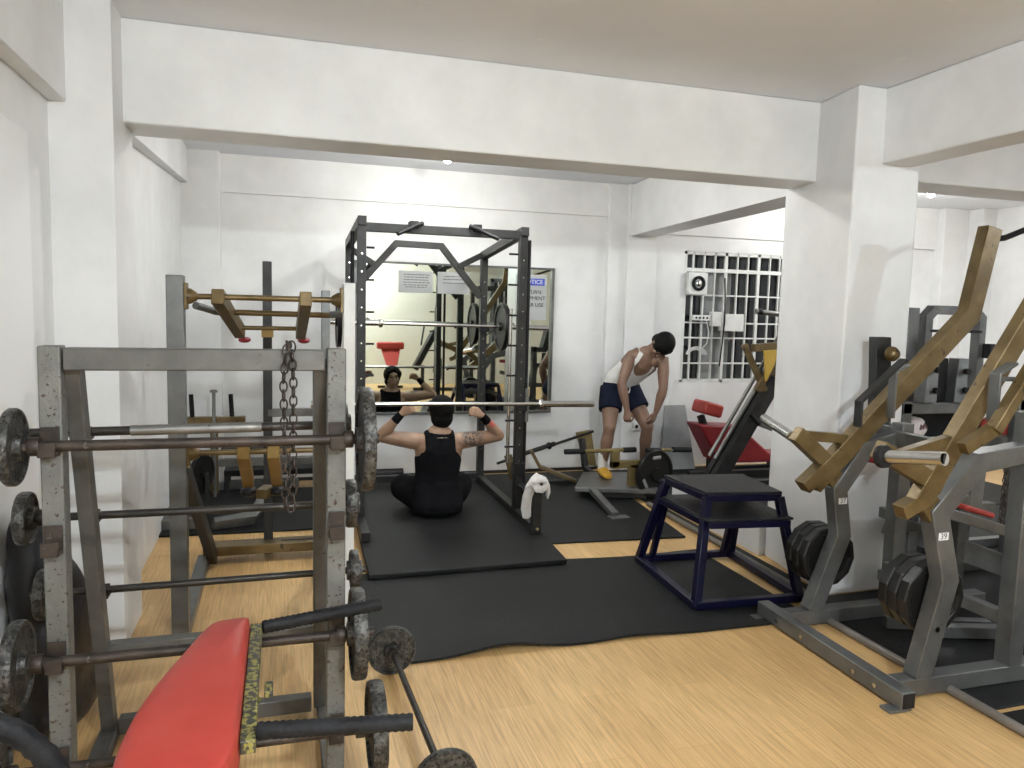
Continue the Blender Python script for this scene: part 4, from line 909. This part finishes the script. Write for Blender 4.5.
t = thing('red_padded_bench', 'red vinyl bench with small red headrest under the barred window', 'exercise bench', (4.4, 6.95, 0))
MB().beam([(4.03, 6.80, 0.70), (4.24, 6.80, 0.645)], 0.26, 0.13, (0, 0, 1)).build('headrest', RED, t, 0.025, seg=3)
MB().beam([(4.06, 6.80, 0.60), (4.10, 6.80, 0.50)], 0.06, 0.06, (0, 1, 0)).build('headrest_post', CAGE, t, 0.004)
MB().prism([(3.98, 6.66, 0.525), (4.44, 6.66, 0.50), (4.80, 6.66, 0.22), (5.05, 6.66, 0.20), (5.05, 6.66, 0.12), (4.30, 6.66, 0.13), (4.20, 6.66, 0.15)], (0, 0.30, 0)).build('seat_pad', REDD, t, 0.02, seg=3)
MB().bb((4.22, 6.70, 0.015), (4.30, 6.92, 0.14)).bb((4.95, 6.70, 0.015), (5.02, 6.92, 0.14)).bb((4.2, 6.78, 0.015), (5.05, 6.84, 0.07)).build('bench_frame', CAGE, t, 0.004)
t = thing('leaning_board', 'grey board leaning against the back wall behind the red bench', 'board', (3.85, 7.0, 0))
MB().prism([(3.74, 6.97, 0.016), (4.13, 6.97, 0.016), (4.08, 7.15, 0.66), (3.84, 7.15, 0.66)], (0.01, 0.03, 0.0)).build('board', FROST, t, 0.003)

# ------------------------------------------------------------------ navy plyo box
t = thing('plyometric_box', 'navy blue steel plyometric box with black top and lower shelf beside the column', 'plyo box', (2.52, 4.0, 0.013))
fb = [V((2.155, 3.565, 0.035)), V((2.80, 3.54, 0.035)), V((2.86, 4.34, 0.035)), V((2.205, 4.37, 0.035))]
tp = [V((2.315, 3.765, 0.575)), V((2.745, 3.70, 0.575)), V((2.80, 4.16, 0.575)), V((2.30, 4.215, 0.575))]
for i in range(4):
    MB().beam([fb[i], fb[(i + 1) % 4]], 0.045, 0.042).build('base_rail', NAVY, t, 0.003)
    MB().beam([tp[i], tp[(i + 1) % 4]], 0.035, 0.04).build('top_rail', NAVY, t, 0.003)
    MB().beam([fb[i] + V((0, 0, -0.02)), tp[i]], 0.045, 0.045, (0, 1, 0)).build('leg', NAVY, t, 0.003)
MB().prism([p + V(((p - V((2.54, 3.96, 0))).x * 0.05, (p - V((2.54, 3.96, 0))).y * 0.05, 0.02)) for p in tp], (0, 0, 0.014)).build('top_sheet', TREAD, t, 0.003)
sp = [fb[i].lerp(tp[i], 0.76) for i in range(4)]
MB().prism([sp[0] + V((-0.02, -0.06, 0.02)), sp[1] + V((0.02, -0.06, 0.02)), sp[2] + V((0.0, 0.0, 0.02)), sp[3] + V((0.0, 0.0, 0.02))], (0, 0, 0.012)).build('lower_shelf', TREAD, t, 0.003)
for i in (0, 1, 3):
    a, c = sp[i], sp[(i + 1) % 4]; o_ = V((0, -0.05, 0)) if i == 0 else V((0, 0, 0))
    MB().beam([a + o_, c + o_], 0.035, 0.038).build('shelf_rail', NAVY, t, 0.003)
for p0, p1 in ((fb[0], tp[0]), (fb[3], tp[3])):
    pass
MB().beam([fb[3] + V((0.09, -0.01, 0)), sp[3] + V((0.035, -0.02, 0))], 0.035, 0.035, (0, 1, 0)).build('shelf_leg', NAVY, t, 0.003)
MB().beam([fb[2] + V((-0.06, -0.01, 0)), sp[2] + V((-0.03, -0.02, 0))], 0.035, 0.035, (0, 1, 0)).build('shelf_leg', NAVY, t, 0.003)

# ------------------------------------------------------------------ lever squat machine at right
t = thing('lever_squat_machine', 'large grey steel lever machine with two brown-gold lever arms in the right foreground', 'exercise machine', (2.8, 2.9, 0))
MB().prism([(2.425, 2.40, 0.014), (2.492, 2.40, 0.014), (2.515, 3.43, 0.014), (2.448, 3.43, 0.014)], (0, 0, 0.072)).build('front_base_rail', MACH, t, 0.004)
for y, a, c in ((2.435, 2.375, 2.485), (3.40, 2.40, 2.51)): MB().bb((a, y - 0.03, 0.001), (c, y + 0.03, 0.0135)).build('foot_plate', MACH, t, 0.002)
MB().bb((2.430, 2.396, 0.02), (2.488, 2.402, 0.080)).build('end_cap', BLK, t)
bolt = MB()
for y in (2.55, 2.68, 3.05, 3.25): bolt.cyl((2.43 + (y - 2.4) * 0.022, y, 0.048), (2.418 + (y - 2.4) * 0.022, y, 0.048), 0.011, n=10)
bolt.build('bolts', CHROME, t)
YN, YFa = 2.52, 3.27
MB().bb((2.49, YN - 0.038, 0.014), (4.0, YN + 0.038, 0.088)).build('side_base_rail', MACH, t, 0.004)
MB().bb((2.505, YFa - 0.038, 0.014), (3.8, YFa + 0.038, 0.088)).build('side_base_rail', MACH, t, 0.004)
MB().beam([(2.615, YN, 0.08), (2.722, YN, 0.505), (2.640, YN, 0.80), (2.84, YN, 1.01), (3.10, YN, 1.045)], 0.075, 0.085, (0, 1, 0)).build('bent_upright', MACH, t, 0.004)
MB().beam([(2.66, YFa, 0.08), (2.812, YFa, 0.475), (2.77, YFa, 0.72), (2.925, YFa, 0.93), (3.17, YFa, 0.99)], 0.075, 0.085, (0, 1, 0)).build('bent_upright', MACH, t, 0.004)
MB().bb((3.085, YN - 0.04, 0.085), (3.16, YN + 0.04, 1.22)).build('rear_upright', MACH, t, 0.004)
MB().bb((3.135, YFa - 0.04, 0.085), (3.21, YFa + 0.04, 1.06)).build('rear_upright', MACH, t, 0.004)
MB().bb((3.10, YN, 0.95), (3.15, YFa, 1.02)).build('cross_tube', MACH, t, 0.004)
MB().bb((3.10, YN, 0.25), (3.15, YFa, 0.31)).build('cross_tube', MACH, t, 0.004)
# pivots
for (x, y, z) in ((2.60, YN, 0.80), (2.73, YFa, 0.765)):
    MB().beam([(x + 0.05, y, z + 0.05), (x - 0.02, y, z - 0.01)], 0.10, 0.05, (0, 1, 0)).build('pivot_block', GOLD, t, 0.004)
# lever arms
yl = YN - 0.03
la = MB().beam([(2.505, yl, 0.835), (3.30, yl, 2.05), (3.34, yl, 2.40)], 0.06, 0.085, (0, 1, 0)).build('lever_arm', GOLD, t, 0.004)
MB().beam([(2.56, yl, 0.88), (2.43, yl, 0.82)], 0.065, 0.06).build('arm_foot', GOLD, la, 0.004)
MB().beam([(2.62, yl, 0.92), (2.30, yl, 1.085)], 0.055, 0.075, (0, 0, 1)).build('horn_bracket', GOLD, la, 0.004)
MB().beam([(2.36, yl, 1.04), (2.66, yl + 0.005, 1.11)], 0.045, 0.05).build('brace', GOLD, la, 0.003)
hn = MB().cyl((2.285, 2.47, 1.06), (2.335, 2.20, 1.10), 0.026, n=20).build('plate_horn', CHROME, la)
MB().lathe((2.289, 2.45, 1.063), (0.05, -0.27, 0.04), [(0.045, -0.012), (0.047, 0.0), (0.045, 0.014)], 20).build('horn_collar', BLK, hn)
MB().cyl((2.335, 2.1995, 1.10), (2.3355, 2.1985, 1.10), 0.021, n=20).build('horn_hole', BLK, hn)
yl2 = YFa
lb = MB().beam([(2.615, yl2, 0.75), (3.555, yl2, 1.640), (3.655, yl2, 2.11)], 0.07, 0.10, (0, 1, 0)).build('lever_arm', GOLD, t, 0.004)
MB().beam([(2.68, yl2, 0.84), (2.56, yl2, 0.74)], 0.075, 0.07).build('arm_foot', GOLD, lb, 0.004)
MB().beam([(2.70, yl2, 0.86), (2.50, yl2, 1.02)], 0.06, 0.08, (0, 0, 1)).build('horn_bracket', GOLD, lb, 0.004)
MB().beam([(2.54, yl2, 1.01), (2.80, yl2, 0.985)], 0.05, 0.05).build('brace', GOLD, lb, 0.003)
hn = MB().cyl((2.50, 3.30, 1.00), (2.56, 3.62, 1.045), 0.026, n=20).build('plate_horn', CHROME, lb)
MB().tube([(3.67, yl2, 2.05), (3.74, yl2 - 0.02, 2.06), (3.88, yl2 - 0.05, 2.12), (4.3, yl2 - 0.1, 2.25)], 0.016, 12).build('curved_bar', BLK, lb)
# shoulder pad brackets
MB().beam([(2.775, 2.40, 1.20), (2.775, 2.40, 1.395), (2.86, 2.40, 1.44)], 0.05, 0.012, (0, 1, 0)).build('bent_strap', MACH, la, 0.002)
MB().cyl((2.80, 2.42, 1.375), (3.2, 2.38, 1.37), 0.010, n=12).build('cross_rod', STEEL, la)
MB().beam([(2.74, 2.36, 1.17), (2.93, 2.36, 1.45)], 0.045, 0.05, (0, 1, 0)).build('short_lever', GOLD, la, 0.004)
MB().beam([(2.60, 2.37, 1.10), (2.76, 2.37, 1.18)], 0.045, 0.05).build('link_bar', GOLD, la, 0.003)
MB().beam([(3.02, 3.20, 1.10), (3.02, 3.20, 1.34), (3.10, 3.20, 1.375)], 0.05, 0.012, (0, 1, 0)).build('bent_strap', MACH, lb, 0.002)
MB().beam([(2.80, 3.18, 1.06), (2.80, 3.18, 1.19), (3.06, 3.18, 1.405)], 0.05, 0.014, (0, 1, 0)).build('flat_strap', CAGE, lb, 0.002)
pp = MB().prism([(3.11, 3.40, 1.0), (3.22, 3.40, 1.0), (3.215, 3.44, 1.51), (3.115, 3.44, 1.51)], (0.01, 0.07, 0)).build('pivot_post', CAGE, t, 0.004)
MB().lathe((3.185, 3.41, 1.42), (0.1, -1, 0), [(0.042, 0), (0.040, 0.025), (0.026, 0.045), (0.012, 0.055)], 18).build('bearing', GOLD, pp)
MB().bb((3.13, 3.30, 0.98), (3.21, 3.46, 1.04)).build('post_bracket', MACH, t, 0.004)
# weight plates stored on the machine (12-sided)
MB().cyl((2.735, YN, 0.395), (2.735, 2.80, 0.395), 0.024, n=14).build('storage_horn', MACH, t)
MB().cyl((2.80, YFa, 0.335), (2.80, 3.54, 0.335), 0.024, n=14).build('storage_horn', MACH, t)
def dode(c, label, ph):
    t2 = thing('weight_plate', label, 'weight plate', (c[0], c[1], c[2] - 0.165), 0, 'twelve-sided black plates stored on the lever squat machine')
    r = 0.165
    MB().lathe(c, (0, 1, 0), [(0.025, -0.014), (0.05, -0.024), (0.055, -0.014), (r * 0.78, -0.014), (r * 0.82, -0.026), (r * 0.96, -0.027), (r, -0.020), (r, 0.020), (r * 0.96, 0.027), (r * 0.82, 0.026), (r * 0.78, 0.014), (0.055, 0.014), (0.05, 0.024), (0.025, 0.014)], 12, ph).build('disc', PLATEB, t2, 0.003, smooth=False)
for k, w_ in enumerate(('nearest the viewer', 'in the middle', 'farthest from the viewer')):
    dode((2.735, 2.595 + 0.056 * k, 0.395), 'twelve-sided black plate on the near upright of the lever machine, %s' % w_, 0.12 * k)
for k, w_ in enumerate(('nearest the viewer', 'in the middle', 'farthest from the viewer')):
    dode((2.80, 3.345 + 0.056 * k, 0.335), 'twelve-sided black plate on the far upright of the lever machine, %s' % w_, 0.1 + 0.1 * k)
# stickers
def sticker(x, y, z, body):
    o = MB().bb((x - 0.026, y - 0.0012, z - 0.016), (x + 0.026, y, z + 0.016)).build('number_sticker', PAPER, t)
    text('sticker_text', body, 0.036, V((x, y - 0.0014, z)), FACE_CAM, INK, o, 0.0003)
sticker(2.660, YN - 0.0385, 0.705, '39')
sticker(2.785, YFa - 0.0385, 0.665, '37')
o = MB().lathe((2.665, YN - 0.0385, 0.300), (0, -1, 0), [(0.014, 0), (0.014, 0.003), (0.009, 0.003), (0.009, 0)], 18).build('pin_ring', CHROME, t)

# ------------------------------------------------------------------ machines on the right, behind
t = thing('chest_press_machine', 'grey steel press machine with bolted blocks and tall arch behind the lever machine', 'exercise machine', (4.2, 4.1, 0))
MB().beam([(4.15, 4.15, 0.03), (4.15, 4.15, 1.63), (4.20, 4.15, 1.68), (4.55, 4.15, 1.68), (4.61, 4.15, 1.63), (4.61, 4.15, 0.03)], 0.07, 0.06, (0, 1, 0)).build('arch_frame', MACH, t, 0.004)
MB().bb((3.96, 4.10, 0.03), (4.05, 4.18, 1.69)).build('side_upright', MACH, t, 0.006)
MB().cyl((4.16, 4.12, 1.54), (4.60, 4.12, 1.54), 0.010, n=10).build('rod', BLK, t)
MB().bb((4.62, 4.05, 1.36), (4.66, 4.12, 1.46)).build('selector_knob', BLK, t, 0.004)
for i, (x, z0, z1) in enumerate(((3.895, 1.09, 1.38), (4.13, 1.09, 1.37))):
    bl = MB().prism([(x - 0.04, 3.82, z0), (x + 0.06, 3.82, z0), (x + 0.10, 3.86, z1), (x + 0.02, 3.86, z1)], (0.02, 0.10, 0)).build('pivot_block', MACH, t, 0.004)
    for z in (z0 + 0.08, z1 - 0.08): MB().cyl((x + 0.05, 3.835, z), (x + 0.05, 3.805, z), 0.020, n=14).build('bolt', BLK, bl)
MB().bb((4.01, 3.90, 1.09), (4.11, 4.02, 1.37)).build('weight_block', BLK, t, 0.006)
MB().ell((4.17, 3.98, 1.47), (0.055, 0.05, 0.06)).build('counter_weight', GOLD, t)
MB().bb((3.72, 3.84, 0.03), (3.79, 3.92, 1.10)).build('front_upright', MACH, t, 0.004)
MB().bb((3.72, 3.84, 1.02), (4.45, 3.92, 1.09)).build('front_rail', MACH, t, 0.004)
MB().bb((3.79, 3.84, 0.80), (4.80, 3.92, 0.86)).build('shelf_rail', MACH, t, 0.004)
MB().bb((3.80, 3.92, 0.80), (4.75, 4.35, 0.82)).build('shelf', CAGE, t, 0.003)
MB().bb((3.80, 4.06, 0.82), (4.60, 4.08, 1.02)).build('dark_back_panel', BLK, t, 0.003)
MB().bb((4.74, 3.84, 0.03), (4.81, 3.92, 1.10)).build('front_upright', MACH, t, 0.004)




for y in (3.76, 4.15, 4.5): MB().bb((3.56, y - 0.03, 0.013), (5.0, y + 0.03, 0.073)).build('base_rail', MACH, t, 0.004)

def bag(c, r, label, m, cat='bag', name='red_bag'):
    k = MB(); rr = random.Random(int(c[0] * 1000)); 
    k.ell(c, r, None, 18, 12)
    for v in k.bm.verts: v.co += (V(noise.noise_vector(v.co * 14)) * 0.018)
    for v in k.bm.verts: v.co.z = max(v.co.z, c[2] - r[2] * 0.8)
    return k.build(name, m, None, label=label, cat=cat, loc=c)
bag((3.93, 3.97, 0.90), (0.11, 0.05, 0.09), 'pinkish white crumpled cloth on the shelf of the press machine', mat('pink_white_cloth', (0.62, 0.52, 0.50), 0.8, c2=(0.70, 0.66, 0.64), scale=15, bump=0.4, bscale=30, c3=(0.12, 0.05, 0.05), s3=14, t3=0.58), 'cloth', 'crumpled_cloth')
bag((4.66, 3.99, 0.90), (0.14, 0.06, 0.10), 'bright red bag on the right end of the press machine shelf', RED)

t = thing('plate_loaded_leg_machine', 'low grey steel machine with slanted rails and red seat at the right edge', 'exercise machine', (3.9, 3.2, 0))
MB().beam([(3.12, 3.0, 0.67), (4.0, 3.05, 0.41)], 0.08, 0.055).build('slide_rail', MACH, t, 0.004)
MB().beam([(3.34, 3.5, 0.44), (4.25, 3.45, 0.12)], 0.06, 0.13).build('side_plate', MACH, t, 0.004)
MB().beam([(3.25, 3.45, 0.52), (4.1, 3.5, 0.50)], 0.06, 0.06).build('cross_rail', MACH, t, 0.004)
MB().bb((3.62, 3.28, 0.013), (3.68, 3.34, 0.64)).bb((3.92, 3.02, 0.013), (3.98, 3.08, 0.41)).bb((3.44, 3.44, 0.013), (3.50, 3.54, 0.40)).build('support_post', MACH, t, 0.004)
MB().beam([(3.18, 2.95, 0.05), (3.95, 2.72, 0.05)], 0.06, 0.06).beam([(3.0, 3.12, 0.045), (3.5, 2.95, 0.045)], 0.05, 0.06).build('base_rail', MACH, t, 0.004)
MB().bb((3.25, 3.40, 0.13), (3.75, 3.46, 0.19)).build('low_rail', MACH, t, 0.004)
MB().beam([(3.33, 3.02, 0.665), (3.54, 3.03, 0.605)], 0.07, 0.03).build('knee_pad', RED, t, 0.012, seg=3)
MB().beam([(3.72, 3.40, 0.52), (3.76, 3.42, 0.86)], 0.12, 0.04).beam([(3.90, 3.46, 0.50), (3.94, 3.48, 0.80)], 0.10, 0.05).build('foot_plate', MACH, t, 0.004)
MB().beam([(3.02, 3.35, 0.86), (3.55, 3.42, 0.86)], 0.12, 0.045).build('red_seat', REDD, t, 0.012, seg=3)
MB().bb((3.25, 3.36, 0.52), (3.31, 3.42, 0.84)).build('seat_post', MACH, t, 0.003)
ch = MB()
strand([(3.58, 3.0, 0.58), (3.59, 3.0, 0.86)])
ch.build('hanging_chain', RUST, t); ch = MB(); strand([(3.63, 3.03, 0.56), (3.64, 3.03, 0.86)])
ch.build('hanging_chain', RUST, t)
t = thing('storage_table', 'grey steel side frame with open top at the far right edge behind the lever arms', 'frame', (4.9, 3.6, 0))
for x in (4.55, 5.3):
    for y in (3.35, 3.75): MB().bb((x - 0.035, y - 0.035, 0.013), (x + 0.035, y + 0.035, 1.12)).build('post', MACH, t, 0.004)
for y in (3.35, 3.75): MB().bb((4.52, y - 0.035, 1.05), (5.33, y + 0.035, 1.12)).build('top_rail', MACH, t, 0.004)
for x in (4.55, 5.3): MB().bb((x - 0.035, 3.35, 0.5), (x + 0.035, 3.75, 0.56)).build('side_rail', MACH, t, 0.004)

# ------------------------------------------------------------------ things only seen in the mirror
t = thing('red_preacher_bench', 'red vinyl preacher bench reflected in the mirror, standing before the cream wall', 'exercise bench', (1.9, -1.0, 0))
MB().beam([(1.62, -1.0, 0.86), (2.16, -1.0, 0.86)], 0.14, 0.14, (0, 0, 1)).build('top_roll', RED, t, 0.03, seg=3)
MB().prism([(1.70, -0.98, 0.80), (2.09, -0.98, 0.80), (1.99, -0.70, 0.40), (1.82, -0.70, 0.40)], (0, -0.08, 0)).build('back_pad', RED, t, 0.02, seg=3)
MB().bb((1.87, -1.12, 0), (1.94, -1.05, 0.82)).bb((1.66, -1.15, 0), (2.16, -1.08, 0.05)).bb((1.87, -1.1, 0), (1.94, -0.5, 0.05)).bb((1.87, -0.62, 0.0), (1.94, -0.56, 0.42)).build('frame', CAGE, t, 0.004)
t = thing('black_incline_bench', 'black padded incline bench with dark frame reflected in the mirror beside the red bench', 'exercise bench', (2.700, -0.6, 0))
MB().beam([(2.320, -0.6, 0.42), (2.720, -0.6, 1.18)], 0.28, 0.11, (1, 0, 0)).build('back_pad', BLK, t, 0.02, seg=3)
MB().beam([(2.880, -0.6, 0.90), (3.450, -0.6, 0.72)], 0.24, 0.09, (0, 0, 1)).build('seat_pad', REDD, t, 0.02, seg=3)
MB().tube([(2.420, -0.45, 0.9), (2.480, -0.45, 1.28), (2.560, -0.45, 1.34), (2.800, -0.45, 1.34)], 0.018, 10).build('handle', BLK, t)
MB().bb((2.720, -0.64, 0), (2.800, -0.56, 1.7)).bb((2.300, -0.64, 0), (3.500, -0.56, 0.06)).bb((2.450, -0.64, 0), (2.510, -0.56, 0.5)).bb((3.300, -0.64, 0), (3.360, -0.56, 0.75)).build('frame', CAGE, t, 0.004)
t = thing('power_rack', 'dark power rack reflected in the right part of the mirror', 'squat rack', (4.0, -1.2, 0))
for x in (3.7, 4.9):
    for y in (-1.7, -0.9): MB().bb((x - 0.04, y - 0.04, 0), (x + 0.04, y + 0.04, 2.1)).build('upright', CAGE, t, 0.004)
for y in (-1.7, -0.9): MB().bb((3.66, y - 0.04, 2.02), (4.94, y + 0.04, 2.1)).build('top_rail', CAGE, t, 0.004)
for x in (3.7, 4.9): MB().bb((x - 0.04, -1.7, 2.02), (x + 0.04, -0.9, 2.1)).bb((x - 0.04, -1.7, 0), (x + 0.04, -0.9, 0.06)).build('side_rail', CAGE, t, 0.004)

# ------------------------------------------------------------------ world, camera
w = bpy.data.worlds.new('night'); bpy.context.scene.world = w; w.use_nodes = True
w.node_tree.nodes['Background'].inputs[0].default_value = (0.02, 0.024, 0.03, 1); w.node_tree.nodes['Background'].inputs[1].default_value = 0.3
cam = bpy.data.cameras.new('camera'); co = bpy.data.objects.new('camera', cam); COL.objects.link(co)
cam.sensor_width = 36; cam.sensor_fit = 'HORIZONTAL'; cam.lens = 767.0 / 1024 * 36; cam.clip_start = 0.05
right = V((0.95736349, -0.28780657, 0.02495054)); down = V((-0.00338956, -0.09755314, -0.99522454)); fwd = V((0.28886617, 0.95270707, -0.09436936))
Rm = Matrix((right, -down, -fwd)).transposed()
co.matrix_world = Matrix.Translation((0, 0, 1.6)) @ Rm.to_4x4()
sc = bpy.context.scene; sc.camera = co
sc.view_settings.view_transform = 'Standard'; sc.view_settings.look = 'None'; sc.view_settings.gamma = 1; sc.view_settings.use_curve_mapping = False
sc.view_settings.exposure = 0.0
try:
    sc.cycles.max_bounces = 10; sc.cycles.diffuse_bounces = 4; sc.cycles.glossy_bounces = 5
except Exception: pass
